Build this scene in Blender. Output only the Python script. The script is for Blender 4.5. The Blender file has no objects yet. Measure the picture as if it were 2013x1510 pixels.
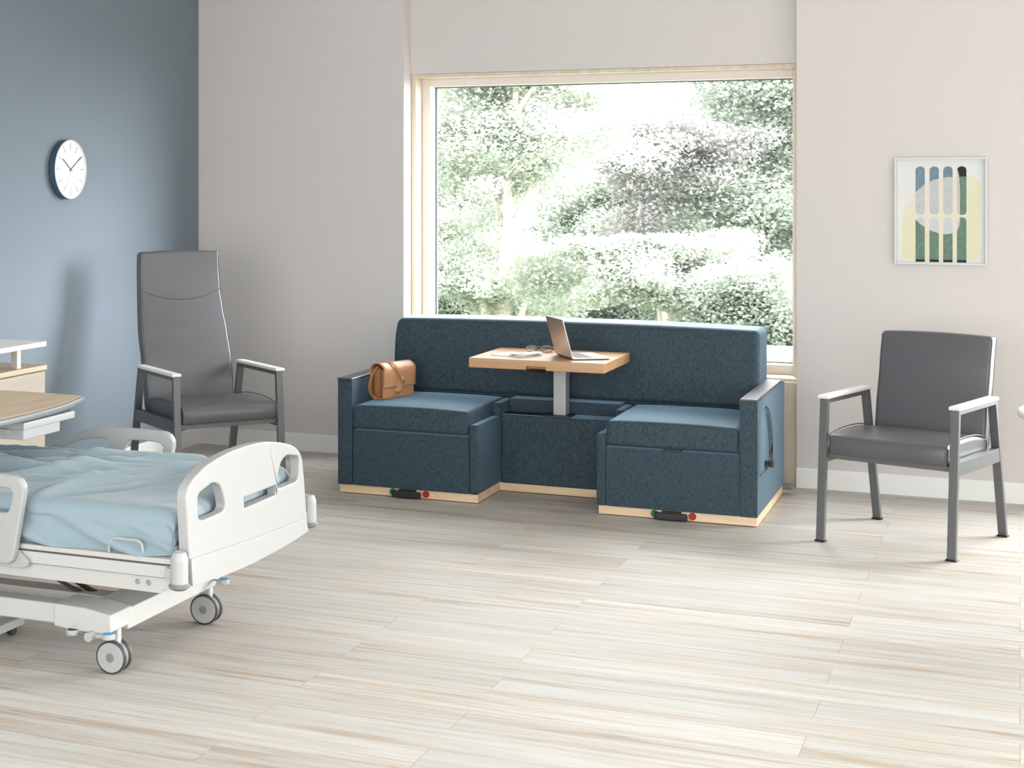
import bpy, bmesh, math, random
import numpy as np
from mathutils import Vector, Matrix, noise
PI = math.pi
scene = bpy.context.scene
COL = scene.collection
random.seed(7)

# ------------------------------------------------------------------ materials
def srgb(r, g, b):
    f = lambda c: (c / 255 / 12.92) if c / 255 <= 0.04045 else ((c / 255 + 0.055) / 1.055) ** 2.4
    return (f(r), f(g), f(b), 1.0)

def mat(name, rgb, rough=0.5, metal=0.0, spec=0.5, bump=None, var=None, sheen=0.0, coat=0.0):
    """bump = (scale, strength, distance, stretch); var = (scale, amount) soft tone variation of the paint or cloth itself"""
    m = bpy.data.materials.new(name); m.use_nodes = True
    nt = m.node_tree; b = nt.nodes['Principled BSDF']
    b.inputs['Base Color'].default_value = srgb(*rgb)
    b.inputs['Roughness'].default_value = rough
    b.inputs['Metallic'].default_value = metal
    b.inputs['Specular IOR Level'].default_value = spec
    b.inputs['Sheen Weight'].default_value = sheen
    b.inputs['Coat Weight'].default_value = coat
    tc = nt.nodes.new('ShaderNodeTexCoord')
    if bump:
        n = nt.nodes.new('ShaderNodeTexNoise'); n.inputs['Scale'].default_value = bump[0]
        n.inputs['Detail'].default_value = 3
        mp = nt.nodes.new('ShaderNodeMapping')
        mp.inputs['Scale'].default_value = bump[3] if len(bump) > 3 else (1, 1, 1)
        nt.links.new(tc.outputs['Object'], mp.inputs['Vector'])
        nt.links.new(mp.outputs[0], n.inputs['Vector'])
        bp = nt.nodes.new('ShaderNodeBump')
        bp.inputs['Strength'].default_value = bump[1]; bp.inputs['Distance'].default_value = bump[2]
        nt.links.new(n.outputs['Fac'], bp.inputs['Height'])
        nt.links.new(bp.outputs[0], b.inputs['Normal'])
    if var:
        n2 = nt.nodes.new('ShaderNodeTexNoise'); n2.inputs['Scale'].default_value = var[0]
        n2.inputs['Detail'].default_value = 4
        mp2 = nt.nodes.new('ShaderNodeMapping')
        mp2.inputs['Scale'].default_value = var[2] if len(var) > 2 else (1, 1, 1)
        nt.links.new(tc.outputs['Object'], mp2.inputs['Vector'])
        nt.links.new(mp2.outputs[0], n2.inputs['Vector'])
        cr = nt.nodes.new('ShaderNodeValToRGB')
        c = srgb(*rgb); a = var[1]
        cr.color_ramp.elements[0].position = 0.3; cr.color_ramp.elements[1].position = 0.7
        cr.color_ramp.elements[0].color = (c[0] * (1 - a), c[1] * (1 - a), c[2] * (1 - a), 1)
        cr.color_ramp.elements[1].color = (min(1, c[0] * (1 + a)), min(1, c[1] * (1 + a)), min(1, c[2] * (1 + a)), 1)
        nt.links.new(n2.outputs['Fac'], cr.inputs[0]); nt.links.new(cr.outputs[0], b.inputs['Base Color'])
    return m

def wood(name, light, dark, axis='X', rough=0.45, scale=1.0, spec=0.4):
    m = bpy.data.materials.new(name); m.use_nodes = True
    nt = m.node_tree; b = nt.nodes['Principled BSDF']
    tc = nt.nodes.new('ShaderNodeTexCoord'); mp = nt.nodes.new('ShaderNodeMapping')
    s = [9.0, 9.0, 9.0]; s['XYZ'.index(axis)] = 0.7
    mp.inputs['Scale'].default_value = [k * scale for k in s]
    n = nt.nodes.new('ShaderNodeTexNoise'); n.inputs['Scale'].default_value = 2.2
    n.inputs['Detail'].default_value = 6; n.inputs['Roughness'].default_value = 0.6; n.inputs['Distortion'].default_value = 0.6
    cr = nt.nodes.new('ShaderNodeValToRGB')
    cr.color_ramp.elements[0].position = 0.3; cr.color_ramp.elements[0].color = srgb(*dark)
    cr.color_ramp.elements[1].position = 0.62; cr.color_ramp.elements[1].color = srgb(*light)
    nt.links.new(tc.outputs['Object'], mp.inputs[0]); nt.links.new(mp.outputs[0], n.inputs['Vector'])
    nt.links.new(n.outputs['Fac'], cr.inputs[0]); nt.links.new(cr.outputs[0], b.inputs['Base Color'])
    b.inputs['Roughness'].default_value = rough; b.inputs['Specular IOR Level'].default_value = spec
    return m

def floor_material():
    m = bpy.data.materials.new('plank_floor'); m.use_nodes = True
    nt = m.node_tree; N = nt.nodes; L = nt.links; b = N['Principled BSDF']
    tc = N.new('ShaderNodeTexCoord')
    br = N.new('ShaderNodeTexBrick')
    br.offset = 0.37; br.offset_frequency = 2; br.squash = 1.0
    br.inputs['Scale'].default_value = 1.0
    br.inputs['Brick Width'].default_value = 1.52; br.inputs['Row Height'].default_value = 0.182
    br.inputs['Mortar Size'].default_value = 0.0009; br.inputs['Mortar Smooth'].default_value = 0.2
    br.inputs['Color1'].default_value = (0, 0, 0, 1); br.inputs['Color2'].default_value = (1, 1, 1, 1)
    br.inputs['Mortar'].default_value = (0.5, 0.5, 0.5, 1)
    L.new(tc.outputs['Object'], br.inputs['Vector'])
    # each plank shifts its own grain
    sep = N.new('ShaderNodeSeparateColor'); L.new(br.outputs['Color'], sep.inputs[0])
    mul = N.new('ShaderNodeMath'); mul.operation = 'MULTIPLY'; mul.inputs[1].default_value = 37.0
    L.new(sep.outputs[0], mul.inputs[0])
    comb = N.new('ShaderNodeCombineXYZ'); L.new(mul.outputs[0], comb.inputs[0]); L.new(mul.outputs[0], comb.inputs[2])
    add = N.new('ShaderNodeVectorMath'); add.operation = 'ADD'
    L.new(tc.outputs['Object'], add.inputs[0]); L.new(comb.outputs[0], add.inputs[1])
    def grain(sx, sy, scale, detail, dist):
        mp = N.new('ShaderNodeMapping'); mp.inputs['Scale'].default_value = (sx, sy, 1)
        n = N.new('ShaderNodeTexNoise'); n.inputs['Scale'].default_value = scale
        n.inputs['Detail'].default_value = detail; n.inputs['Distortion'].default_value = dist
        n.inputs['Roughness'].default_value = 0.62
        L.new(add.outputs[0], mp.inputs[0]); L.new(mp.outputs[0], n.inputs['Vector']); return n
    g1 = grain(0.5, 9.0, 2.2, 5, 0.7); g2 = grain(1.3, 42.0, 2.0, 4, 0.3)
    r1 = N.new('ShaderNodeValToRGB'); e = r1.color_ramp.elements
    e[0].position = 0.30; e[0].color = srgb(*FLOOR_DARK); e[1].position = 0.60; e[1].color = srgb(*FLOOR_LIGHT)
    k = e.new(0.43); k.color = srgb(*FLOOR_MID)
    L.new(g1.outputs['Fac'], r1.inputs[0])
    r2 = N.new('ShaderNodeValToRGB'); e = r2.color_ramp.elements
    e[0].position = 0.34; e[0].color = (0.86, 0.82, 0.77, 1); e[1].position = 0.55; e[1].color = (1, 1, 1, 1)
    L.new(g2.outputs['Fac'], r2.inputs[0])
    mx = N.new('ShaderNodeMix'); mx.data_type = 'RGBA'; mx.blend_type = 'MULTIPLY'; mx.inputs[0].default_value = 1.0
    L.new(r1.outputs[0], mx.inputs[6]); L.new(r2.outputs[0], mx.inputs[7])
    tone = N.new('ShaderNodeMapRange'); tone.inputs[3].default_value = 0.90; tone.inputs[4].default_value = 1.05
    L.new(sep.outputs[0], tone.inputs[0])
    mt = N.new('ShaderNodeMix'); mt.data_type = 'RGBA'; mt.blend_type = 'MULTIPLY'; mt.inputs[0].default_value = 1.0
    L.new(mx.outputs[2], mt.inputs[6]); L.new(tone.outputs[0], mt.inputs[7])
    mo = N.new('ShaderNodeMix'); mo.data_type = 'RGBA'; mo.blend_type = 'MIX'
    mo.inputs[7].default_value = srgb(150, 128, 108)
    L.new(br.outputs['Fac'], mo.inputs[0]); L.new(mt.outputs[2], mo.inputs[6])
    L.new(mo.outputs[2], b.inputs['Base Color'])
    b.inputs['Roughness'].default_value = 0.55; b.inputs['Specular IOR Level'].default_value = 0.28
    bp = N.new('ShaderNodeBump'); bp.inputs['Strength'].default_value = 0.06; bp.inputs['Distance'].default_value = 0.002
    L.new(g2.outputs['Fac'], bp.inputs['Height']); L.new(bp.outputs[0], b.inputs['Normal'])
    return m

def fabric(name, rgb, amt=0.34):
    m = bpy.data.materials.new(name); m.use_nodes = True
    nt = m.node_tree; N = nt.nodes; L = nt.links; b = N['Principled BSDF']
    tc = N.new('ShaderNodeTexCoord')
    n = N.new('ShaderNodeTexNoise'); n.inputs['Scale'].default_value = 130; n.inputs['Detail'].default_value = 3
    mp = N.new('ShaderNodeMapping'); mp.inputs['Scale'].default_value = (1, 1, 0.45)
    L.new(tc.outputs['Object'], mp.inputs[0]); L.new(mp.outputs[0], n.inputs['Vector'])
    cr = N.new('ShaderNodeValToRGB'); c = srgb(*rgb)
    cr.color_ramp.elements[0].position = 0.33; cr.color_ramp.elements[1].position = 0.67
    cr.color_ramp.elements[0].color = (c[0] * (1 - amt), c[1] * (1 - amt), c[2] * (1 - amt), 1)
    cr.color_ramp.elements[1].color = (c[0] * (1 + amt), c[1] * (1 + amt), c[2] * (1 + amt), 1)
    L.new(n.outputs['Fac'], cr.inputs[0]); L.new(cr.outputs[0], b.inputs['Base Color'])
    b.inputs['Roughness'].default_value = 0.65; b.inputs['Specular IOR Level'].default_value = 0.35
    b.inputs['Sheen Weight'].default_value = 1.0; b.inputs['Sheen Roughness'].default_value = 0.3
    b.inputs['Sheen Tint'].default_value = srgb(150, 182, 205)
    bp = N.new('ShaderNodeBump'); bp.inputs['Strength'].default_value = 0.25; bp.inputs['Distance'].default_value = 0.002
    L.new(n.outputs['Fac'], bp.inputs['Height']); L.new(bp.outputs[0], b.inputs['Normal'])
    return m

def clear_glass(name, tint=(1, 1, 1), refl=0.05):
    m = bpy.data.materials.new(name); m.use_nodes = True
    nt = m.node_tree; nt.nodes.remove(nt.nodes['Principled BSDF']); out = nt.nodes['Material Output']
    t = nt.nodes.new('ShaderNodeBsdfTransparent'); t.inputs[0].default_value = (*tint, 1)
    g = nt.nodes.new('ShaderNodeBsdfGlossy'); g.inputs['Roughness'].default_value = 0.02
    mx = nt.nodes.new('ShaderNodeMixShader'); mx.inputs[0].default_value = refl
    nt.links.new(t.outputs[0], mx.inputs[1]); nt.links.new(g.outputs[0], mx.inputs[2])
    nt.links.new(mx.outputs[0], out.inputs[0]); return m

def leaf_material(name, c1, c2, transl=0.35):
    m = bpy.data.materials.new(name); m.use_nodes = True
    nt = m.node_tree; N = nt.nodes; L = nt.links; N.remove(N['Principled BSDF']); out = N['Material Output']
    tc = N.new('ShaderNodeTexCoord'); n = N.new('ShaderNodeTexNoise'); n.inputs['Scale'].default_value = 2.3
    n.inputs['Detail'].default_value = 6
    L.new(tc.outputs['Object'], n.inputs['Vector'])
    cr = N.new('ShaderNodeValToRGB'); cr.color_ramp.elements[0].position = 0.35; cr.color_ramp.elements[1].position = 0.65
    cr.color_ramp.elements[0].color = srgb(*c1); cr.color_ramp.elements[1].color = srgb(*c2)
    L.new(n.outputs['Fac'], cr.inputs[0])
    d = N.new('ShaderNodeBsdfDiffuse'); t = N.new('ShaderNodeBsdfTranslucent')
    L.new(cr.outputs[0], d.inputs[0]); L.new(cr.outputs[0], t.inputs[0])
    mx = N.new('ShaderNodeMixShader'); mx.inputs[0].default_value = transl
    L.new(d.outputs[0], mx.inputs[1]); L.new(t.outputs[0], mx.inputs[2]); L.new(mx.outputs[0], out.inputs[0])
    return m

FLOOR_LIGHT = (198, 196, 193); FLOOR_MID = (192, 183, 174); FLOOR_DARK = (172, 154, 137)
M = dict(
    wall=mat('beige_wall_paint', (209, 203, 201), 0.9, spec=0.2),
    blue=mat('blue_wall_paint', (124, 134, 144), 0.9, spec=0.2),
    ceil=mat('ceiling_paint', (238, 237, 234), 0.9, spec=0.2),
    trim=mat('white_trim_paint', (232, 231, 229), 0.5),
    floor=floor_material(),
    frame_paint=mat('window_frame_paint', (220, 212, 205), 0.5),
    sill_white=mat('outer_sill_white', (240, 240, 240), 0.6),
    pinewood=wood('pale_reveal_wood', (214, 202, 185), (199, 183, 162), 'Z', 0.5),
    gasket=mat('dark_gasket', (90, 96, 102), 0.6),
    glass=clear_glass('window_glass', (0.98, 0.99, 0.985), 0.006),
    fabric=fabric('teal_blue_fabric', (47, 65, 75)),
    laminate=mat('dark_laminate', (62, 60, 60), 0.38),
    plinth=wood('plinth_wood', (236, 208, 174), (218, 186, 148), 'X', 0.5),
    tabletop=wood('tabletop_wood', (190, 147, 103), (172, 128, 86), 'X', 0.30, 0.8, 0.85),
    grey_metal=mat('warm_grey_metal', (98, 99, 99), 0.4, 0.3, bump=(900, 0.05, 0.0006)),
    silver_post=mat('silver_post_paint', (176, 176, 175), 0.4, 0.2),
    dark_plate=mat('dark_bronze_plate', (66, 58, 52), 0.45, 0.3),
    black=mat('black_plastic', (30, 30, 31), 0.5),
    red=mat('red_plastic', (170, 26, 32), 0.5),
    green=mat('green_plastic', (16, 110, 62), 0.5),
    grey_plastic=mat('grey_plastic', (120, 120, 120), 0.5),
    leather=mat('charcoal_vinyl', (84, 84, 88), 0.36, spec=0.62, bump=(420, 0.12, 0.001), var=(300, 0.10)),
    piping=mat('grey_piping', (92, 92, 96), 0.45),
    seam=mat('dark_seam', (48, 48, 52), 0.6),
    arm_white=mat('white_arm_resin', (226, 224, 220), 0.45),
    glide=mat('black_glide', (24, 23, 22), 0.5),
    plastic=mat('white_bed_plastic', (172, 171, 170), 0.38),
    enamel=mat('white_enamel_steel', (190, 188, 185), 0.42),
    pale_steel=mat('pale_grey_steel', (196, 194, 190), 0.45),
    blanket=mat('light_blue_fleece', (146, 163, 172), 0.95, spec=0.15, sheen=0.3, bump=(210, 0.35, 0.003)),
    mattress=mat('blue_mattress_cover', (128, 152, 168), 0.8),
    tyre=mat('grey_tyre', (120, 120, 122), 0.55),
    tyre_dark=mat('dark_tyre_edge', (58, 58, 60), 0.5),
    hub=mat('grey_hub', (124, 125, 126), 0.45),
    blue_disc=mat('blue_pedal_pad', (60, 150, 205), 0.55),
    chrome=mat('brushed_steel', (185, 184, 182), 0.3, 0.9),
    bronze=mat('dark_rod_steel', (92, 80, 68), 0.35, 0.6),
    cab_wood=wood('pale_maple', (176, 166, 154), (168, 155, 141), 'Y', 0.5),
    cab_top=wood('maple_top', (198, 178, 154), (186, 164, 139), 'Y', 0.45),
    ot_wood=wood('overbed_wood', (214, 190, 158), (200, 172, 136), 'Y', 0.4),
    ot_edge=mat('grey_edge_band', (122, 123, 126), 0.4),
    alu=mat('champagne_aluminium', (196, 182, 168), 0.35, 0.75),
    keys=mat('dark_keys', (44, 44, 47), 0.6),
    screen=mat('black_screen', (16, 17, 19), 0.15),
    paper=mat('white_paper', (240, 238, 234), 0.85),
    tan=mat('tan_leather', (182, 134, 98), 0.45, bump=(300, 0.1, 0.001), var=(9, 0.10)),
    tan_dark=mat('tan_leather_gusset', (150, 96, 60), 0.5, var=(9, 0.10)),
    strap=mat('strap_leather', (176, 118, 76), 0.45),
    gold=mat('brass', (206, 184, 136), 0.35, 0.4),
    clock_rim=mat('blue_black_rim', (60, 82, 102), 0.45),
    clock_white=mat('clock_white', (206, 206, 206), 0.4),
    clock_mark=mat('clock_grey_mark', (84, 85, 87), 0.6),
    clock_hand=mat('clock_hand', (34, 34, 36), 0.5),
    clock_red=mat('clock_red', (226, 110, 100), 0.5),
    clock_faint=mat('faint_grey_print', (212, 212, 212), 0.6),
    lens=clear_glass('spectacle_lens', (0.98, 0.98, 0.98), 0.10),
    spec_frame=mat('tortoise_frame', (84, 62, 50), 0.3),
    round_top=mat('pale_grey_laminate', (205, 204, 201), 0.5),
    bark=mat('pale_bark', (206, 198, 182), 0.9, var=(6, 0.15)),
    bark_grey=mat('grey_bark', (178, 175, 174), 0.9, var=(6, 0.15)),
    lawn=mat('lawn', (96, 108, 84), 1.0, var=(3, 0.2)),
    leaf_a=leaf_material('leaf_pale', (184, 191, 180), (208, 213, 201), .45),  # leaf colours are bleached to stand in for outdoor haze and glare
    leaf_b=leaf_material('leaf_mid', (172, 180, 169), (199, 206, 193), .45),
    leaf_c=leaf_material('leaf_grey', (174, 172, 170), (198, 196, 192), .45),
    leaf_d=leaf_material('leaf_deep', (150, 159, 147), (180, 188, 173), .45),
)

# ------------------------------------------------------------------ mesh helpers
def tagp(o, label=None, cat=None, group=None, kind=None):
    if label: o['label'] = label
    if cat: o['category'] = cat
    if group: o['group'] = group
    if kind: o['kind'] = kind
    return o

def thing(name, label, cat, loc=(0, 0, 0), rz=0.0, group=None):
    o = bpy.data.objects.new(name, None); COL.objects.link(o)
    o.location = loc; o.rotation_euler = (0, 0, rz); o.empty_display_size = 0.1
    return tagp(o, label, cat, group)

def finish(bm, sharp=40):
    bmesh.ops.recalc_face_normals(bm, faces=bm.faces)
    for f in bm.faces: f.smooth = True
    lim = math.radians(sharp)
    for e in bm.edges:
        if len(e.link_faces) == 2:
            e.smooth = e.calc_face_angle(0) < lim
        else: e.smooth = True

def obj(name, bm, m, parent=None, sharp=40, recalc=True, loc=None):
    if recalc: finish(bm, sharp)
    me = bpy.data.meshes.new(name); bm.to_mesh(me); bm.free()
    o = bpy.data.objects.new(name, me); COL.objects.link(o)
    for k in (m if isinstance(m, (list, tuple)) else [m]): me.materials.append(k)
    if parent is not None: o.parent = parent
    if loc is not None: o.location = loc
    if recalc and sharp < 180:
        wnm = o.modifiers.new('weighted_normals', 'WEIGHTED_NORMAL'); wnm.keep_sharp = True
    return o

def bevel(bm, w, seg=2, ang=30):
    if w <= 0: return bm
    ed = [e for e in bm.edges if len(e.link_faces) == 2 and e.calc_face_angle(0) > math.radians(ang)]
    bmesh.ops.bevel(bm, geom=ed, offset=w, segments=seg, profile=0.5, affect='EDGES', clamp_overlap=True)
    return bm

def box(bm, a, b, mtx=None, mi=0):
    (x0, y0, z0), (x1, y1, z1) = a, b
    P = [(x0, y0, z0), (x1, y0, z0), (x1, y1, z0), (x0, y1, z0), (x0, y0, z1), (x1, y0, z1), (x1, y1, z1), (x0, y1, z1)]
    vs = [bm.verts.new(mtx @ Vector(p) if mtx else p) for p in P]
    fs = []
    for q in ((0, 3, 2, 1), (4, 5, 6, 7), (0, 1, 5, 4), (1, 2, 6, 5), (2, 3, 7, 6), (3, 0, 4, 7)):
        f = bm.faces.new([vs[i] for i in q]); f.material_index = mi; fs.append(f)
    return fs

def bx(a, b, w=0.0, seg=2, mtx=None):
    bm = bmesh.new(); box(bm, a, b, mtx); bmesh.ops.recalc_face_normals(bm, faces=bm.faces)
    return bevel(bm, w, seg)

def boxes(L, w=0.0, seg=2):
    out = bmesh.new()
    for a, b in L:
        t = bx(a, b, w, seg); merge(out, t)
    return out

def merge(dst, src, mtx=None, mi=None):
    if mtx: bmesh.ops.transform(src, matrix=mtx, verts=src.verts)
    mp = {v: dst.verts.new(v.co) for v in src.verts}
    for f in src.faces:
        try:
            g = dst.faces.new([mp[v] for v in f.verts]); g.material_index = f.material_index if mi is None else mi
        except ValueError: pass
    src.free(); return dst

def prism(poly, axis, a, b, w=0.0, seg=2, holes=(), ang=30):
    """2D outline (with holes) extruded along an axis from a to b. axis X: (y,z); Y: (x,z); Z: (x,y)"""
    bm = bmesh.new()
    def P(p, t):
        return {'X': (t, p[0], p[1]), 'Y': (p[0], t, p[1]), 'Z': (p[0], p[1], t)}[axis]
    loops0 = []; loops1 = []; edges = []
    for L in [poly, *holes]:
        l0 = [bm.verts.new(P(p, a)) for p in L]
        l1 = [bm.verts.new(P(p, b)) for p in L]
        loops0.append(l0); loops1.append(l1)
        n = len(L)
        for i in range(n):
            bm.faces.new((l0[i], l0[(i + 1) % n], l1[(i + 1) % n], l1[i]))
    rim = []
    for loops in (loops0, loops1):
        es = []
        for l in loops:
            for i in range(len(l)):
                es.append(bm.edges.get((l[i], l[(i + 1) % len(l)])))
        if holes: bmesh.ops.triangle_fill(bm, edges=es, use_beauty=True, use_dissolve=False)
        else: bm.faces.new(loops[0])
        rim += es
    bmesh.ops.recalc_face_normals(bm, faces=bm.faces)
    if w > 0:
        ed = [e for e in rim if e.is_valid]
        for i, l in enumerate(loops0):
            for v in l:
                for e in v.link_edges:
                    o = e.other_vert(v)
                    if o in loops1[i] and len(e.link_faces) == 2 and e.calc_face_angle(0) > math.radians(ang): ed.append(e)
        bmesh.ops.bevel(bm, geom=list(set(ed)), offset=w, segments=seg, profile=0.5, affect='EDGES', clamp_overlap=True)
    return bm

def cells(xs, ys, zs, occ, w=0.0, seg=2):
    """solid made of a grid of cells, only its outer faces"""
    bm = bmesh.new(); V = {}
    def v(i, j, k):
        if (i, j, k) not in V: V[(i, j, k)] = bm.verts.new((xs[i], ys[j], zs[k]))
        return V[(i, j, k)]
    nx, ny, nz = len(xs) - 1, len(ys) - 1, len(zs) - 1
    full = lambda i, j, k: 0 <= i < nx and 0 <= j < ny and 0 <= k < nz and occ(i, j, k)
    for i in range(nx):
        for j in range(ny):
            for k in range(nz):
                if not full(i, j, k): continue
                if not full(i - 1, j, k): bm.faces.new((v(i, j, k), v(i, j, k + 1), v(i, j + 1, k + 1), v(i, j + 1, k)))
                if not full(i + 1, j, k): bm.faces.new((v(i + 1, j, k), v(i + 1, j + 1, k), v(i + 1, j + 1, k + 1), v(i + 1, j, k + 1)))
                if not full(i, j - 1, k): bm.faces.new((v(i, j, k), v(i + 1, j, k), v(i + 1, j, k + 1), v(i, j, k + 1)))
                if not full(i, j + 1, k): bm.faces.new((v(i, j + 1, k), v(i, j + 1, k + 1), v(i + 1, j + 1, k + 1), v(i + 1, j + 1, k)))
                if not full(i, j, k - 1): bm.faces.new((v(i, j, k), v(i, j + 1, k), v(i + 1, j + 1, k), v(i + 1, j, k)))
                if not full(i, j, k + 1): bm.faces.new((v(i, j, k + 1), v(i + 1, j, k + 1), v(i + 1, j + 1, k + 1), v(i, j + 1, k + 1)))
    bmesh.ops.dissolve_limit(bm, angle_limit=0.01, verts=bm.verts, edges=bm.edges)
    bmesh.ops.recalc_face_normals(bm, faces=bm.faces)
    return bevel(bm, w, seg)

def frame_of(t):
    t = t.normalized(); up = Vector((0, 0, 1)) if abs(t.z) < 0.95 else Vector((0, 1, 0))
    a = t.cross(up).normalized(); return a, a.cross(t).normalized()

def tube(bm, pts, r, n=10, cap=True, closed=False, flat=None, mi=0):
    """round (or flat = (width, thickness, normal)) rod along points"""
    pts = [Vector(p) for p in pts]; rings = []
    rr = r if isinstance(r, (list, tuple)) else [r] * len(pts)
    prev = None
    for i, p in enumerate(pts):
        if closed: t = pts[(i + 1) % len(pts)] - pts[i - 1]
        else: t = pts[min(i + 1, len(pts) - 1)] - pts[max(i - 1, 0)]
        t.normalize()
        if prev is None: a, b = frame_of(t)
        else:
            a = (prev - t * prev.dot(t)).normalized(); b = t.cross(a).normalized()
        prev = a
        ring = []
        for k in range(n):
            th = 2 * PI * k / n
            ring.append(bm.verts.new(p + a * math.cos(th) * rr[i] + b * math.sin(th) * rr[i]))
        rings.append(ring)
    m = len(rings)
    for i in range(m if closed else m - 1):
        A, B = rings[i], rings[(i + 1) % m]
        for k in range(n):
            f = bm.faces.new((A[k], A[(k + 1) % n], B[(k + 1) % n], B[k])); f.material_index = mi
    if cap and not closed:
        bm.faces.new(rings[0][::-1]).material_index = mi; bm.faces.new(rings[-1]).material_index = mi
    return bm

def ribbon(bm, pts, width, thick, side):
    """flat strap; side(i) gives the width direction at point i"""
    pts = [Vector(p) for p in pts]; rings = []
    for i, p in enumerate(pts):
        t = (pts[min(i + 1, len(pts) - 1)] - pts[max(i - 1, 0)]).normalized()
        s = Vector(side(i)); s = (s - t * s.dot(t)).normalized(); nrm = t.cross(s).normalized()
        rings.append([bm.verts.new(p + s * width / 2 * u + nrm * thick / 2 * w) for u, w in ((-1, -1), (1, -1), (1, 1), (-1, 1))])
    for A, B in zip(rings, rings[1:]):
        for k in range(4): bm.faces.new((A[k], A[(k + 1) % 4], B[(k + 1) % 4], B[k]))
    bm.faces.new(rings[0][::-1]); bm.faces.new(rings[-1]); return bm

def smooth_path(P, n=6):
    P = [Vector(p) for p in P]; out = []
    for i in range(len(P) - 1):
        p0, p1, p2, p3 = P[max(i - 1, 0)], P[i], P[i + 1], P[min(i + 2, len(P) - 1)]
        for k in range(n):
            t = k / n
            out.append(0.5 * ((2 * p1) + (p2 - p0) * t + (2 * p0 - 5 * p1 + 4 * p2 - p3) * t * t + (3 * p1 - p0 - 3 * p2 + p3) * t ** 3))
    out.append(P[-1]); return out

def lathe(bm, prof, center, axis='Z', n=40, mis=None):
    """profile of (radius, height) turned about an axis through center"""
    c = Vector(center); rings = []
    for r, h in prof:
        ring = []
        if r < 1e-6: r = 1e-5
        for k in range(n):
            th = 2 * PI * k / n; u, v = r * math.cos(th), r * math.sin(th)
            ring.append(bm.verts.new(c + Vector({'Z': (u, v, h), 'Y': (u, h, v), 'X': (h, u, v)}[axis])))
        rings.append(ring)
    for i, (A, B) in enumerate(zip(rings, rings[1:])):
        for k in range(n):
            f = bm.faces.new((A[k], A[(k + 1) % n], B[(k + 1) % n], B[k]))
            if mis: f.material_index = mis[i]
    f = bm.faces.new(rings[0][::-1]); f.material_index = mis[0] if mis else 0
    f = bm.faces.new(rings[-1]); f.material_index = mis[-1] if mis else 0
    return bm

def axis_samples(a, b, r, n, k=4):
    c = [a + r * (1 - math.cos(0.5 * PI * i / k)) * 1.0 for i in range(k)]
    m = [a + r + (b - a - 2 * r) * i / n for i in range(n + 1)]
    e = [b - r * (1 - math.cos(0.5 * PI * i / k)) for i in range(k - 1, -1, -1)]
    return c + m + e

def rbox(a, b, r, n=(4, 4, 4), k=4, deform=None):
    """rounded, evenly meshed box; deform(u,v,w,p)->p with u,v,w in -1..1"""
    bm = bmesh.new()
    ax = [axis_samples(a[i], b[i], r, n[i], k) for i in range(3)]
    V = {}
    mid = [(a[i] + b[i]) / 2 for i in range(3)]; half = [(b[i] - a[i]) / 2 for i in range(3)]
    def vert(i, j, l):
        key = (i, j, l)
        if key in V: return V[key]
        p = Vector((ax[0][i], ax[1][j], ax[2][l]))
        q = Vector([min(max(p[d], a[d] + r), b[d] - r) for d in range(3)])
        d = p - q
        if d.length > 1e-9: p = q + d.normalized() * r
        if deform:
            p = Vector(deform((p[0] - mid[0]) / half[0], (p[1] - mid[1]) / half[1], (p[2] - mid[2]) / half[2], p))
        V[key] = bm.verts.new(p); return V[key]
    N = [len(x) - 1 for x in ax]
    for i in range(N[0]):
        for j in range(N[1]):
            for l, fl in ((0, 1), (N[2], 0)):
                q = [vert(i, j, l), vert(i + 1, j, l), vert(i + 1, j + 1, l), vert(i, j + 1, l)]
                bm.faces.new(q[::-1] if fl else q)
    for i in range(N[0]):
        for l in range(N[2]):
            for j, fl in ((0, 0), (N[1], 1)):
                q = [vert(i, j, l), vert(i + 1, j, l), vert(i + 1, j, l + 1), vert(i, j, l + 1)]
                bm.faces.new(q[::-1] if fl else q)
    for j in range(N[1]):
        for l in range(N[2]):
            for i, fl in ((0, 1), (N[0], 0)):
                q = [vert(i, j, l), vert(i, j + 1, l), vert(i, j + 1, l + 1), vert(i, j, l + 1)]
                bm.faces.new(q[::-1] if fl else q)
    return bm

def lerp_tab(tab, x):
    if x <= tab[0][0]: return tab[0][1]
    for (a, fa), (b, fb) in zip(tab, tab[1:]):
        if x <= b:
            t = (x - a) / (b - a); t = t * t * (3 - 2 * t) * 0.5 + t * 0.5
            return fa + (fb - fa) * t
    return tab[-1][1]

def struct(name, bm, m, parent=None, sharp=40):
    o = obj(name, bm, m, parent, sharp)
    if parent is None: o['kind'] = 'structure'
    return o

# ------------------------------------------------------------------ the room
XL, XR, YB, YF0, ZC = -4.60, 3.30, 8.918, -1.5, 3.05       # left wall, right wall, back wall, front wall, ceiling
WX0, WX1 = -3.26, -1.069                                     # window niche
struct('floor', bx((XL - .2, YF0 - .2, -.08), (XR + .2, YB + .35, 0)), M['floor'])
struct('ceiling', bx((XL - .2, YF0 - .2, ZC), (XR + .2, YB + .45, ZC + .12)), M['ceil'])
struct('wall_left', bx((XL - .2, YF0 - .2, 0), (XL, YB + .4, ZC)), M['blue'])
YO = YB + .40
BWX0, BWX1, BWZ0, BWZ1 = .27, 3.10, .535, 2.60               # second window of the same wall, right of the picture
struct('wall_back', cells([XL, WX0, WX1, BWX0, BWX1, XR + .2], [YB, 9.031, YO], [0, .53, BWZ0, 2.236, BWZ1, ZC],
       lambda i, j, k: (j == 1 and k > 2) if i == 1 else (not 2 <= k <= 3) if i == 3 else True), M['wall'])
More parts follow.
